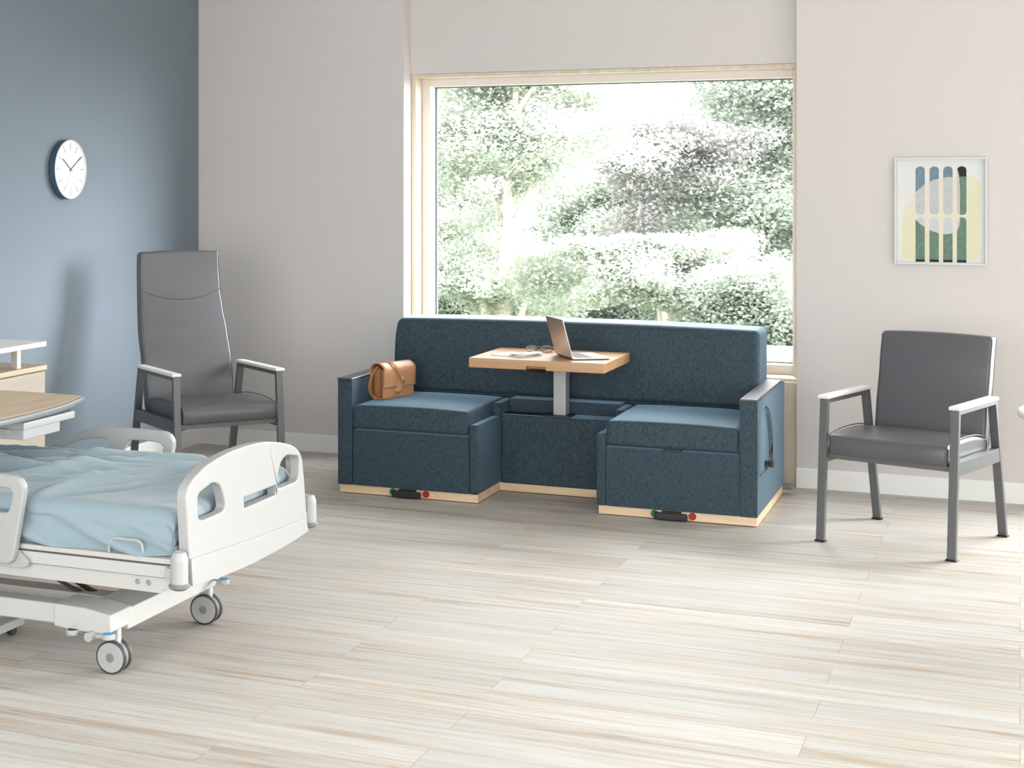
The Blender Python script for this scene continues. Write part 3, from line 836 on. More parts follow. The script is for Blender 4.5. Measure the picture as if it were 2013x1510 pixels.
# undercarriage cross members with the corner block
P = [(-2.879, .150), (-2.879, .224), (-2.76, .220), (-2.664, .206), (-2.662, .150), (-2.70, .142), (-2.80, .142)]
for ya, yb_ in ((4.548, 4.69), (5.24, 5.335)):
    blk = prism(qp(P, BX), 'Y', ya - BY, yb_ - BY, .006, 3)
    obj('corner_block', blk, M['enamel'], bed)
obj('cross_beam', bb((-2.82, 4.66, .134), (-2.662, 5.30, .203), .006, 3), M['enamel'], bed)
obj('head_cross_beam', bb((-4.35, 4.62, .150), (-4.25, 5.27, .215), .006), M['enamel'], bed)
obj('lift_beam', bb((-4.2, 4.84, .150), (-2.80, 4.92, .182), .004), M['pale_steel'], bed)
rod = bmesh.new()
tube(rod, [q3((-3.35, 4.86, .33)), q3((-2.86, 4.86, .135))], .011, 12); obj('lift_rod', rod, M['chrome'], bed)
rod = bmesh.new(); tube(rod, [q3((-3.32, 4.886, .335)), q3((-2.83, 4.886, .14))], .012, 12); obj('lift_rod', rod, M['bronze'], bed)
def caster(x, y, blue):
    sw = 1 if y > BY else -1
    cs = obj('caster', bb((x - .028, y + .016, .06), (x + .020, y + .044, .158), .008, 3), M['enamel'], bed)
    for k, yy in enumerate((y, y + .036)):
        wb = lathe(bmesh.new(), [(.0470, -.0015), (.0482, .0), (.0543, .0025), (.0543, .012), (.0543, .015), (.045, .0185), (.02, .019)], q3((x, yy, .0543)), 'Y', 48, [0, 1, 1, 2, 2, 2])
        obj('wheel', wb, [M['plastic'], M['tyre_dark'], M['tyre']], cs)
        obj('hub_cap', lathe(bmesh.new(), [(.0145, .001), (.0145, -.003), (.012, -.0045)], q3((x, yy, .0543)), 'Y', 28), M['hub'], cs)
    obj('axle_hub', lathe(bmesh.new(), [(.046, .016), (.046, .038)], q3((x, y, .0543)), 'Y', 40), M['plastic'], cs)
caster(-2.694, 4.597, True); caster(-2.690, 5.252, True); caster(-4.25, 4.60, False); caster(-4.25, 5.25, False)
pd = obj('brake_pedal', tube(bmesh.new(), [q3((-2.800, 4.548, .138)), q3((-2.735, 4.545, .134)), q3((-2.672, 4.548, .138))], .008, 12), M['plastic'], bed)
obj('pedal_hub', lathe(bmesh.new(), [(.015, -.02), (.015, .03)], q3((-2.732, 4.54, .136)), 'Y', 24), M['plastic'], pd)
for x, m_, lab in ((-2.803, 'keys', 'dark ribbed pedal pad'), (-2.670, 'blue_disc', 'blue ribbed pedal pad')):
    obj('pedal_foot', lathe(bmesh.new(), [(.021, .132), (.0225, .136), (.0225, .145), (.021, .148)], q3((x, 4.545, 0)), 'Z', 28), M['plastic'], pd)
    o = obj('pedal_pad', lathe(bmesh.new(), [(.017, .1478), (.0165, .1492)], q3((x, 4.545, 0)), 'Z', 28), M[m_], pd); o['label'] = lab
pd = obj('brake_pedal', tube(bmesh.new(), [q3((-2.68, 5.270, .165)), q3((-2.612, 5.262, .163))], .008, 12), M['plastic'], bed)
obj('pedal_foot', lathe(bmesh.new(), [(.021, .156), (.0225, .160), (.0225, .169), (.021, .172)], q3((-2.612, 5.258, 0)), 'Z', 28), M['plastic'], pd)
o = obj('pedal_pad', lathe(bmesh.new(), [(.017, .1718), (.0165, .1732)], q3((-2.612, 5.258, 0)), 'Z', 28), M['blue_disc'], pd); o['label'] = 'blue ribbed pedal pad'

mt = obj('mattress', rbox((-4.50 + 3.45, 4.535 - BY, .424), (-2.437 + 3.45, 5.395 - BY, .545), .03, (10, 6, 2), 4), M['mattress'], None, 60, loc=(-3.45, BY, 0))
tagp(mt, 'blue covered mattress under the light blue blanket on the bed', 'mattress')
# blanket: a draped skin over the mattress, tucked over the foot end
def blanket_mesh():
    bm = bmesh.new()
    X0, X1, Ya, Yb, zt, zb = -4.48, -2.412, 4.512, 5.418, .572, .426
    r = .050
    # cross profile from near hem over the top to the far hem: (y, z)
    prof = []
    nside, ntop = 26, 70
    for i in range(nside): prof.append((Ya, zb + (zt - r - zb) * i / nside, 'n', i / nside))
    for i in range(9):
        a = PI / 2 * i / 9; prof.append((Ya + r - r * math.cos(a), zt - r + r * math.sin(a), 'c', 0))
    for i in range(ntop + 1): prof.append((Ya + r + (Yb - Ya - 2 * r) * i / ntop, zt, 't', i / ntop))
    for i in range(1, 9):
        a = PI / 2 * i / 9; prof.append((Yb - r + r * math.sin(a), zt - r + r * math.cos(a), 'c', 0))
    for i in range(nside + 1): prof.append((Yb, zt - r - (zt - r - zb) * i / nside, 'f', 1 - i / nside))
    nl = 150
    xs = [X0 + (X1 - .04 - X0) * i / nl for i in range(nl + 1)]
    for i in range(1, 9): xs.append(X1 - .04 + .04 * math.sin(PI / 2 * i / 9))
    def wr(x, y, z, side):
        d = 0.0
        # long soft creases running diagonally across the top
        for (px, py, ang, wd, amp, ln) in FOLDS:
            ca, sa = math.cos(ang), math.sin(ang)
            dx, dy = x - px, y - py
            t = dx * ca + dy * sa; s = -dx * sa + dy * ca
            s += .018 * math.sin(t * 9 + px * 40)
            d += 2.9 * amp * math.exp(-(s / wd) ** 2) * math.exp(-(t / ln) ** 2)
        d += .0045 * noise.noise(Vector((x * 5, y * 5 + z * 5, 1.7))) + .002 * noise.noise(Vector((x * 14, y * 14, z * 14)))
        return d
    grid = []
    for x in xs:
        row = []
        kx = 0.0
        if x > X1 - .04: # rounding at the foot end
            kx = 1 - math.sqrt(max(0, 1 - ((x - (X1 - .04)) / .04) ** 2))
        for (y, z, tag, t) in prof:
            yy, zz = y, z
            zz -= kx * .04 * (1 if tag in 'tc' else 0)
            if tag == 'n' or tag == 'f':
                sg = -1 if tag == 'n' else 1
                w = (1 - t)
                f = .026 * w * max(-.4, math.sin(x * 26 + t * 6.5 + 2.2 * math.sin(x * 3.3))) + .014 * w * noise.noise(Vector((x * 7 + t * 2.2, t * 2, 5)))
                f += .007 * min(1, 3 * t) * math.sin(x * 44 + t * 9 + 3 * math.sin(x * 5.1)) * max(0, noise.noise(Vector((x * 4, 1.3, 8))) + .25)
                f += .006 * math.sin(x * 11 + t * 6)*t
                yy += sg * (f + .006 * w) * (1 - kx) - sg * kx * .03
                zz += .006 * w * noise.noise(Vector((x * 6, 3.3, 0)))
            else:
                d = wr(x, y, z, tag)
                zz += d * (1 if tag == 't' else .6)
                zz -= .010 * max(0, (y - BY) / .45) ** 2 if False else 0
            row.append(bm.verts.new((x - BX, yy - BY, zz)))
        grid.append(row)
    for A, B in zip(grid, grid[1:]):
        for k in range(len(A) - 1): bm.faces.new((A[k], B[k], B[k + 1], A[k + 1]))
    # foot end skirt
    n = len(prof); last = grid[-1]
    steps = 10; prev = last
    for s_ in range(1, steps + 1):
        row = []
        for k, v in enumerate(last):
            z = v.co.z + (zb - v.co.z) * s_ / steps
            row.append(bm.verts.new((v.co.x + .002 * math.sin(s_ * .7 + k * .15), v.co.y, z)))
        for k in range(n - 1): bm.faces.new((prev[k], row[k], row[k + 1], prev[k + 1]))
        prev = row
    return bm
FOLDS = [(-2.86, 4.75, 1.15, .016, .014, .20), (-2.93, 4.80, 1.2, .018, .012, .22), (-2.80, 4.70, 1.05, .020, -.008, .2),
         (-3.05, 4.95, .75, .018, .012, .3), (-3.15, 5.05, .6, .018, .012, .34), (-2.72, 5.1, 1.0, .022, .013, .2), (-2.62, 5.18, 1.0, .022, .014, .17),
         (-2.55, 5.2, 1.1, .02, .012, .14), (-3.3, 4.9, .35, .02, .013, .36), (-3.35, 5.1, .4, .02, .013, .4), (-3.25, 4.72, .3, .02, .010, .32),
         (-3.45, 5.2, .3, .018, .013, .4), (-3.0, 5.25, .65, .02, .012, .28), (-2.85, 5.28, .8, .02, .010, .2), (-3.5, 4.85, .2, .02, .012, .4), (-2.66, 4.95, 1.2, .02, .008, .16)]
bl = obj('blanket', blanket_mesh(), M['blanket'], None, 180, loc=(BX, BY, 0))
tagp(bl, 'rumpled light blue blanket tucked over the hospital bed', 'blanket')

# ------------------------------------------------------------------ overbed table and bedside cabinet
ot = thing('overbed_table', 'overbed table with wood-look top, grey edge and white tray drawer above the bed', 'table', (-3.42, 4.98, 0))
def o3(p): return (p[0] + 3.42, p[1] - 4.98, p[2])
edge = [(-3.640, 5.352), (-3.45, 5.353), (-3.30, 5.347), (-3.252, 5.342), (-3.236, 5.330), (-3.228, 5.300), (-3.190, 5.15), (-3.172, 5.0), (-3.165, 4.85), (-3.167, 4.70), (-3.180, 4.62), (-3.25, 4.595), (-3.42, 4.59), (-3.64, 4.592), (-3.66, 4.62), (-3.66, 5.33)]
e2 = [(p[0] + 3.42, p[1] - 4.98) for p in edge]
top = obj('edge_band', prism(e2, 'Z', .762, .789, .010, 4, ang=60), M['ot_edge'], ot, 50)
cen = (-3.42, 4.97)
inn = [((p[0] - cen[0]) * .955 + cen[0] + 3.42, (p[1] - cen[1]) * .968 + cen[1] - 4.98) for p in edge]
obj('tabletop', prism(inn, 'Z', .780, .7902), M['ot_wood'], ot)
tray = obj('tray_drawer', boxes([(o3((-3.52, 4.86, .690)), o3((-3.200, 5.10, .733)))], .004, 2), M['plastic'], ot)
obj('tray_lid', boxes([(o3((-3.55, 4.845, .728)), o3((-3.188, 5.185, .755)))], .005, 2), M['plastic'], tray)
obj('tray_shade', boxes([(o3((-3.54, 4.855, .755)), o3((-3.20, 5.17, .7625)))]), M['black'], tray)  # black slab painting the shaded gap between tray and tabletop
obj('tray_catch', boxes([(o3((-3.45, 4.835, .712)), o3((-3.25, 4.862, .730)))], .003), M['plastic'], tray)
obj('table_column', boxes([(o3((-3.48, 4.22, .06)), o3((-3.42, 4.30, .765)))], .006), M['pale_steel'], ot)
obj('table_arm', boxes([(o3((-3.49, 4.22, .735)), o3((-3.41, 4.86, .7625)))], .004), M['pale_steel'], ot)
obj('table_base', boxes([(o3((-3.62, 4.20, .03)), o3((-3.22, 4.28, .062))), (o3((-3.62, 4.2, .03)), o3((-3.56, 4.90, .062))), (o3((-3.28, 4.2, .03)), o3((-3.22, 4.90, .062)))], .006), M['pale_steel'], ot)
for x in (-3.59, -3.25):
    for y in (4.24, 4.86):
        obj('caster', lathe(bmesh.new(), [(.0155, -.012), (.0165, -.01), (.0165, .01), (.0155, .012)], o3((x, y, .0166)), 'X', 20), M['tyre_dark'], ot)

cb = thing('bedside_cabinet', 'pale maple bedside cabinet with a raised white shelf against the blue wall', 'cabinet', (-4.345, 6.08, 0))
def c3(p): return (p[0] + 4.345, p[1] - 6.08, p[2])
CX0, CX1, CY0, CY1 = -4.595, -4.106, 5.74, 6.416
obj('body', boxes([(c3((CX0, CY0, .06)), c3((CX1 - .018, CY1 - .002, .731)))], .002), M['cab_wood'], cb)
obj('plinth', boxes([(c3((CX0, CY0 + .03, 0)), c3((CX1 - .06, CY1 - .03, .06)))], .001), M['cab_wood'], cb)
obj('cabinet_top', boxes([(c3((CX0, CY0 - .006, .735)), c3((CX1 + .006, CY1 + .006, .757)))], .002), M['cab_top'], cb)
for z0, z1 in ((.508, .728), (.290, .503), (.065, .285)):
    d = obj('drawer', boxes([(c3((CX1 - .018, CY0 + .003, z0)), c3((CX1, CY1 - .002, z1)))], .0015), M['cab_wood'], cb)
    zh = (z0 + z1) / 2
    hb = bmesh.new(); tube(hb, [c3((CX1 + .018, CY0 + .25, zh)), c3((CX1 + .018, 6.298, zh))], .0055, 12)
    for y in (CY0 + .28, 6.27): tube(hb, [c3((CX1 - .002, y, zh)), c3((CX1 + .018, y, zh))], .004, 10)
    obj('handle', hb, M['chrome'], d)
obj('raised_shelf', boxes([(c3((CX0 + .002, CY0 - .006, .843)), c3((CX1 + .006, CY1 + .002, .866)))], .003), M['trim'], cb)
for y in (CY0 + .17, 6.235):
    for x in (CX1 - .04, CX0 + .06):
        obj('shelf_post', boxes([(c3((x - .016, y - .016, .7568)), c3((x + .016, y + .016, .8435)))], .001), M['pale_steel'], cb)

# ------------------------------------------------------------------ round table at the right edge
rt = thing('round_table', 'round pale grey table cut off by the right edge of the picture', 'table', (.405, 6.80, 0))
obj('tabletop', lathe(bmesh.new(), [(.405, .714), (.413, .7165), (.415, .722), (.415, .733), (.412, .739), (.405, .741), (.0, .741)], (0, 0, 0), 'Z', 96), M['round_top'], rt)
obj('column', lathe(bmesh.new(), [(.035, .02), (.035, .714)], (0, 0, 0), 'Z', 32), M['pale_steel'], rt)
obj('foot', lathe(bmesh.new(), [(.25, 0), (.25, .008), (.22, .016), (.05, .022)], (0, 0, 0), 'Z', 64), M['pale_steel'], rt)

# ------------------------------------------------------------------ things on the sofa and its table
# handbag: local x along its front, y towards its back, z up
bag = thing('handbag', 'tan leather flap handbag leaning on the left arm of the sofa', 'handbag', (-3.026, 7.957, .4715), math.atan2(.93744, .34814))
W, D, H_ = .247, .078, .172
def gusset(x0):
    P = [(.002, 0), (D - .002, 0), (D - .004, .150), (D * .72, .160), (D * .5, .148), (D * .28, .160), (.004, .152)]
    return prism([(p[0], p[1]) for p in P], 'X', x0, x0 + .004)
body = obj('body', bx((.004, .003, .0), (W - .004, D - .003, .146), .004, 2), M['tan_dark'], bag)
for x in (-.001, W - .004):
    b_ = gusset(x)
    b2 = bmesh.new()
    for yy in (D * .33, D * .5, D * .62):
        box(b2, (x - .0035, yy - .003, .002), (x + .0075, yy + .003, .150))
    g = obj('gusset', b_, M['tan_dark'], bag); obj('gusset_fold', b2, M['tan'], g)
obj('front_panel', bx((-.002, -.004, .0), (W, .001, .150), .0015, 1), M['tan'], bag)
obj('back_panel', bx((-.002, D - .001, .0), (W, D + .004, .150), .0015, 1), M['tan'], bag)
fl = []
for p in [(D + .006, .10), (D + .006, .140), (D + .002, .160), (D - .016, .176), (D * .5, .1815), (.018, .178), (.000, .166), (-.009, .145), (-.010, .11), (-.009, .08), (-.009, .056)]:
    fl.append(Vector((0, p[0], p[1])))
fl = smooth_path(fl, 5)
b_ = bmesh.new()
rows = []
for i in range(13):
    x = -.004 + (W + .008) * i / 12
    rows.append([(b_.verts.new((x + (.004 if j > 30 else 0), p.y, p.z))) for j, p in enumerate(fl)])
for A, B in zip(rows, rows[1:]):
    for k in range(len(A) - 1): b_.faces.new((A[k], A[k + 1], B[k + 1], B[k]))
flap = obj('flap', b_, M['tan'], bag, 180)
sm = flap.modifiers.new('thickness', 'SOLIDIFY'); sm.thickness = .0028; sm.offset = 0
ST = [(.070, .045, .186), (.078, .030, .187), (0.077, .004, 0.180), (0.084, -.012, 0.166), (0.094, -.016, 0.150), (0.112, -.018, 0.130), (0.128, -.019, 0.110), (.134, -.019, .097)]
sd = lambda i: (1, 0, .35)
strap = obj('strap', ribbon(bmesh.new(), smooth_path(ST, 5), .017, .0024, sd), M['strap'], bag)
ST2 = [(0.139, -.020, 0.074), (0.140, -.020, 0.062), (0.133, -.022, 0.044), (0.116, -.026, 0.026), (0.086, -.030, 0.011), (0.037, -.034, .0035), (-0.013, -.030, .0032), (-0.045, -.012, .004), (-0.056, .01, 0.012), (-0.060, .030, 0.032), (-0.060, .04, 0.056), (-0.050, .043, 0.090), (-0.034, .042, 0.124), (-0.012, .040, 0.152), (0.010, .039, 0.166)]
def sd2(i):
    t = i / 70.0
    return (.3, -.6, .7) if t < .3 else (.2, -.9, .3) if t < .6 else (0, 1, .1)
obj('strap_loop', ribbon(bmesh.new(), smooth_path(ST2, 5), .014, .0024, sd2), M['strap'], bag)
obj('clasp', bx((.104, -.0165, .030), (.146, -.0085, .078), .0015, 2), M['gold'], bag)
obj('clasp_tab', bx((.095, -.0105, .030), (.104, -.0035, .048), .001, 1), M['gold'], bag)
b_ = bx((.129, -.023, .084), (.141, -.017, .112), .002, 2); obj('strap_buckle', b_, M['gold'], bag)
rg = bmesh.new(); c = Vector((.141, -.020, .079))
tube(rg, [c + Vector((.007 * math.cos(a), .001 * math.sin(a), .010 * math.sin(a))) for a in [2 * PI * k / 20 for k in range(20)]], .0018, 8, closed=True)
obj('strap_ring', rg, M['bronze'], bag)

lap = thing('laptop', 'open silver laptop turned away on the wooden sofa table', 'laptop', (-2.058, 7.958, .7304), math.radians(33))
# local x away from the hinge, y along the hinge
lb = obj('base', bx((-.004, -.132, .002), (.186, .132, .0095), .003, 2), M['alu'], lap)
kb = bmesh.new()
for r_ in range(5):
    for c_ in range(13):
        x = .020 + r_ * .0185; y = -.116 + c_ * .0182
        box(kb, (x, y, .0094), (x + .0155, y + .0155, .0102))
obj('keyboard', kb, M['keys'], lb)
obj('trackpad', bx((.124, -.045, .0094), (.176, .045, .0099)), M['pale_steel'], lb)
obj('feet', boxes([((.01, -.12, 0), (.02, -.11, .0024)), ((.01, .11, 0), (.02, .12, .0024)), ((.165, -.12, 0), (.175, -.11, .0024)), ((.165, .11, 0), (.175, .12, .0024))]), M['black'], lb)
lid_m = Matrix.Translation((-.004, 0, .011)) @ Matrix.Rotation(math.radians(-15), 4, 'Y')
lid = bx((-.006, -.132, 0), (0, .132, .197), .0028, 2, lid_m); ld = obj('lid', lid, M['alu'], lap)
obj('display', bx((0, -.126, .008), (.0006, .126, .190), 0, 1, lid_m), M['screen'], ld)
hg = bmesh.new(); tube(hg, [(-.005, -.09, .0085), (-.005, .09, .0085)], .005, 12); obj('hinge', hg, M['black'], lap)

gl = thing('eyeglasses', 'folded tortoiseshell eyeglasses beside the laptop on the sofa table', 'eyeglasses', (-2.238, 8.130, .7302), math.radians(6))
b_ = bmesh.new(); ln = bmesh.new()
def lens_loop(cx):
    P = []
    for k in range(28):
        a = 2 * PI * k / 28
        x = .030 * math.copysign(abs(math.cos(a)) ** .8, math.cos(a)); z = .0175 * math.copysign(abs(math.sin(a)) ** .8, math.sin(a))
        if z < 0: x *= 1 - .22 * (-z / .0175)
        P.append(Vector((cx + x, .006 * (1 - z / .0175) * 0 - abs(cx + x) * .06, .0195 + z)))
    return P
for cx in (-.038, .038):
    L = lens_loop(cx); tube(b_, L, .0017, 8, closed=True)
    ln.faces.new([ln.verts.new(p) for p in L])
tube(b_, smooth_path([(-.010, -.001, .026), (0, -.003, .0295), (.010, -.001, .026)], 5), .0017, 8)
fr_ = obj('rims', b_, M['spec_frame'], gl)
obj('lenses', ln, M['lens'], gl, recalc=False)
for s in (-1, 1):
    t_ = bmesh.new()
    tube(t_, smooth_path([(s * .068, -.004, .027), (s * .071, .004, .0262), (s * .066, .014, .021), (s * .02, .018 + .006 * (s > 0), .0125), (-s * .05, .020 + .006 * (s > 0), .0045), (-s * .064, .020 + .006 * (s > 0), .0022)], 6), .0017, 8)
    obj('temple', t_, M['spec_frame'], gl)

nb = thing('notebook', 'open white notebook with lifted pages at the front of the sofa table', 'notebook', (-2.305, 7.955, .7303), math.radians(-20))
def page(x0, x1, h0, h1, lift, m_):
    b_ = bmesh.new(); n = 12; A = []; B = []
    for i in range(n + 1):
        t = i / n; x = x0 + (x1 - x0) * t
        z = h0 + (h1 - h0) * t + lift * math.sin(PI * t) * .6 + lift * .4 * t * t
        A.append(b_.verts.new((x, -.085, z))); B.append(b_.verts.new((x, .085, z)))
    for i in range(n): b_.faces.new((A[i], A[i + 1], B[i + 1], B[i]))
    return b_
cv = obj('cover', bx((-.098, -.088, 0), (.098, .088, .0016), .0005, 1), M['paper'], nb)
obj('page_block', boxes([((-.095, -.085, .0016), (-.002, .085, .0052)), ((.002, -.085, .0016), (.095, .085, .0045))], .0006, 1), M['paper'], nb)
for h, l in ((.0055, .004), (.0058, .009), (.006, .016)):
    o = obj('page', page(.001, .096, .0048, h, l, None), M['paper'], nb, 180); s_ = o.modifiers.new('t', 'SOLIDIFY'); s_.thickness = .0003
pn = thing('pen', 'slim dark tipped pen lying on the open notebook', 'pen', (-2.320, 7.925, .7388), math.radians(-67))
obj('barrel', tube(bmesh.new(), [(-.066, 0, 0), (.052, 0, 0)], .0032, 12), M['pale_steel'], pn)
obj('tip', tube(bmesh.new(), [(.052, 0, 0), (.060, 0, 0), (.070, 0, 0)], [.0034, .0030, .0008], 12), M['black'], pn)

# ------------------------------------------------------------------ outside
GZ = -.6
struct('ground', bx((-40, YO + .01, GZ - .1), (25, 60, GZ)), M['lawn'])

def branch_tube(V, F, pts, rr, n=7):
    base = len(V); prev = None
    for i, p in enumerate(pts):
        t = (pts[min(i + 1, len(pts) - 1)] - pts[max(i - 1, 0)]).normalized()
        if prev is None: a, b = frame_of(t)
        else: a = (prev - t * prev.dot(t)).normalized(); b = t.cross(a)
        prev = a
        for k in range(n):
            th = 2 * PI * k / n; V.append(p + (a * math.cos(th) + b * math.sin(th)) * rr[i])
    for i in range(len(pts) - 1):
        for k in range(n):
            F.append((base + i * n + k, base + i * n + (k + 1) % n, base + (i + 1) * n + (k + 1) % n, base + (i + 1) * n + k))

def wander(p, d, length, n, bend, up, rnd):
    pts = [p.copy()]; d = d.normalized()
    for i in range(n):
        d = (d + Vector((rnd.uniform(-bend, bend), rnd.uniform(-bend, bend), rnd.uniform(-bend, bend) + up))).normalized()
        pts.append(pts[-1] + d * length / n)
    return pts

def leaf_cloud(centers, radii, counts, size, seed, flat=.55, droop=.35):
    """numpy: a cloud of small bent leaves round each centre"""
    rs = np.random.RandomState(seed)
    C = np.repeat(np.array(centers), counts, axis=0); Rr = np.repeat(np.array(radii), counts)
    n = len(C)
    d = rs.normal(size=(n, 3)); d /= np.linalg.norm(d, axis=1)[:, None]
    r = rs.rand(n) ** .45
    P = C + d * (Rr * r)[:, None] * np.array([1, 1, flat])
    th = rs.rand(n) * 2 * np.pi
    ax = np.stack([np.cos(th), np.sin(th), -droop + rs.normal(0, .35, n)], 1); ax /= np.linalg.norm(ax, axis=1)[:, None]
    up = rs.normal(size=(n, 3)) * .55 + np.array([0, 0, 1]); sd = np.cross(ax, up); sd /= np.linalg.norm(sd, axis=1)[:, None]
    nr = np.cross(sd, ax)
    L = size * (0.65 + .7 * rs.rand(n)); Wd = L * .36
    v0 = P; v1 = P + ax * (L * .5)[:, None] + sd * Wd[:, None] - nr * (Wd * .25)[:, None]
    v2 = P + ax * L[:, None]; v3 = P + ax * (L * .5)[:, None] - sd * Wd[:, None] - nr * (Wd * .25)[:, None]
    V = np.stack([v0, v1, v2, v3], 1).reshape(-1, 3)
    return V

def quads_object(name, V, m, parent):
    me = bpy.data.meshes.new(name); nq = len(V) // 4
    me.vertices.add(len(V)); me.vertices.foreach_set('co', V.astype(np.float32).ravel())
    me.loops.add(nq * 4); me.loops.foreach_set('vertex_index', np.arange(nq * 4, dtype=np.int32))
    me.polygons.add(nq); me.polygons.foreach_set('loop_start', np.arange(0, nq * 4, 4, dtype=np.int32))
    me.polygons.foreach_set('loop_total', np.full(nq, 4, dtype=np.int32))
    me.update(calc_edges=True); me.validate()
    o = bpy.data.objects.new(name, me); COL.objects.link(o); me.materials.append(m); o.parent = parent
    return o

def tree(label, x, y, limbs, leafm, barkm, seed, leaf=.085, per=240, rad=.55, thick=.07, flat=.5, twigs=5, group='trees beyond the window'):
    """limbs: list of (points, start radius); each limb carries twigs with leaf sprays at their ends"""
    rnd = random.Random(seed)
    t = thing('garden_tree', label, 'tree', (x, y, GZ), 0, group)
    V, F, cents, rads = [], [], [], []
    for P, r0 in limbs:
        pts = smooth_path(P, 5); n = len(pts)
        branch_tube(V, F, pts, [r0 * (1 - .72 * i / (n - 1)) for i in range(n)])
        L = (pts[-1] - pts[0]).length
        for k in range(twigs):
            i = int(n * (0.38 + .60 * k / max(1, twigs - 1))); i = min(i, n - 1)
            d = Vector((rnd.uniform(-1, 1), rnd.uniform(-1, 1), rnd.uniform(-.15, .55)))
            tw = wander(pts[i], d, rnd.uniform(.8, 1.7) * rad, 5, .25, .02, rnd)
            branch_tube(V, F, tw, [r0 * .28 * (1 - .75 * j / 5) for j in range(6)], 5)
            for q in (tw[2], tw[3], tw[5]):
                cents.append(q + Vector((rnd.uniform(-.15, .15), rnd.uniform(-.15, .15), rnd.uniform(-.1, .1)))); rads.append(rad * rnd.uniform(.6, 1.15))
    me = bpy.data.meshes.new('trunk'); me.from_pydata([tuple(v) for v in V], [], F); me.update()
    for p in me.polygons: p.use_smooth = True
    o = bpy.data.objects.new('trunk', me); COL.objects.link(o); me.materials.append(barkm); o.parent = t
    quads_object('foliage', leaf_cloud([tuple(c) for c in cents], rads, per, leaf, seed, flat), leafm, t)
    return t
V3 = lambda *a: Vector(a)
# photo's left tree: many stems fanning from the ground
tree('pale many-stemmed tree filling the left half of the window', -4.20, 14.00, [
    ([V3(0.00, 0.00, 0.00), V3(0.03, 0.00, 1.29), V3(0.06, 0.00, 1.79), V3(0.07, 0.00, 2.33), V3(0.13, 0.00, 2.92), V3(0.14, 0.00, 3.41)], 0.075),
    ([V3(-0.01, 0.00, 0.00), V3(-0.17, 0.11, 1.28), V3(-0.35, 0.21, 1.52), V3(-0.55, 0.31, 1.70), V3(-0.79, 0.42, 1.84)], 0.045),
    ([V3(-0.02, 0.00, 0.00), V3(-0.12, -0.14, 1.12), V3(-0.17, -0.28, 1.28), V3(-0.31, -0.42, 1.37), V3(-0.45, -0.56, 1.38)], 0.040),
    ([V3(0.01, 0.00, 0.00), V3(0.25, -0.14, 1.14), V3(0.47, -0.28, 1.23), V3(0.73, -0.42, 1.33)], 0.035),
    ([V3(0.02, 0.00, 0.00), V3(0.19, 0.23, 1.03), V3(0.34, 0.47, 1.09), V3(0.44, 0.70, 1.12)], 0.035),
    ([V3(0.05, 0.00, 1.70), V3(0.19, 0.07, 2.01), V3(0.31, 0.14, 2.33), V3(0.43, 0.21, 2.65), V3(0.55, 0.28, 2.96)], 0.040),
    ([V3(0.05, 0.00, 1.79), V3(-0.10, 0.11, 2.06), V3(-0.28, 0.21, 2.33), V3(-0.43, 0.31, 2.66), V3(-0.56, 0.42, 3.04)], 0.035),
    ([V3(0.07, 0.00, 2.24), V3(0.39, -0.14, 2.46), V3(0.65, -0.28, 2.59), V3(0.90, -0.42, 2.62)], 0.030),
    ([V3(0.07, 0.00, 2.28), V3(-0.12, -0.14, 2.55), V3(-0.31, -0.28, 2.60), V3(-0.45, -0.42, 2.51)], 0.030),
    ([V3(0.12, 0.00, 2.78), V3(0.30, 0.00, 3.05), V3(0.48, 0.00, 3.26)], 0.030),
    ([V3(0.12, 0.00, 2.78), V3(-0.11, 0.14, 3.06), V3(-0.35, 0.28, 3.26)], 0.030)],
    M['leaf_a'], M['bark'], 11, leaf=0.04, per=330, rad=0.36, twigs=7)
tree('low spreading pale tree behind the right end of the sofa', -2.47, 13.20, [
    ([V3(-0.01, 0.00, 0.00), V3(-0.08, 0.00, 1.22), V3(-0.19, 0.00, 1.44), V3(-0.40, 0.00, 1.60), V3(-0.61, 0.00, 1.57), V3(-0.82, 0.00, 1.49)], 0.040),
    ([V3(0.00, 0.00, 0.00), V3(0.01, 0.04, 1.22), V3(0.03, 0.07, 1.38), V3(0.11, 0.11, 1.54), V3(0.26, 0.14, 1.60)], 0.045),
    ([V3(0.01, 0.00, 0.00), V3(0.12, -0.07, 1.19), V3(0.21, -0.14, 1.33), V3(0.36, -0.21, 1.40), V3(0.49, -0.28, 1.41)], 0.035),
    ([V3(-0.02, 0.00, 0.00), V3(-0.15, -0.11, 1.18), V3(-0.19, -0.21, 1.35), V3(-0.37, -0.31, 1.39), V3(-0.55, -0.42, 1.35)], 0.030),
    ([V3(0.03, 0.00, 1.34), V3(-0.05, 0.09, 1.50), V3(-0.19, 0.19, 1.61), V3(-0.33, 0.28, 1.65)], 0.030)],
    M['leaf_a'], M['bark'], 23, leaf=0.036, per=432, rad=0.26, flat=0.4, twigs=6)
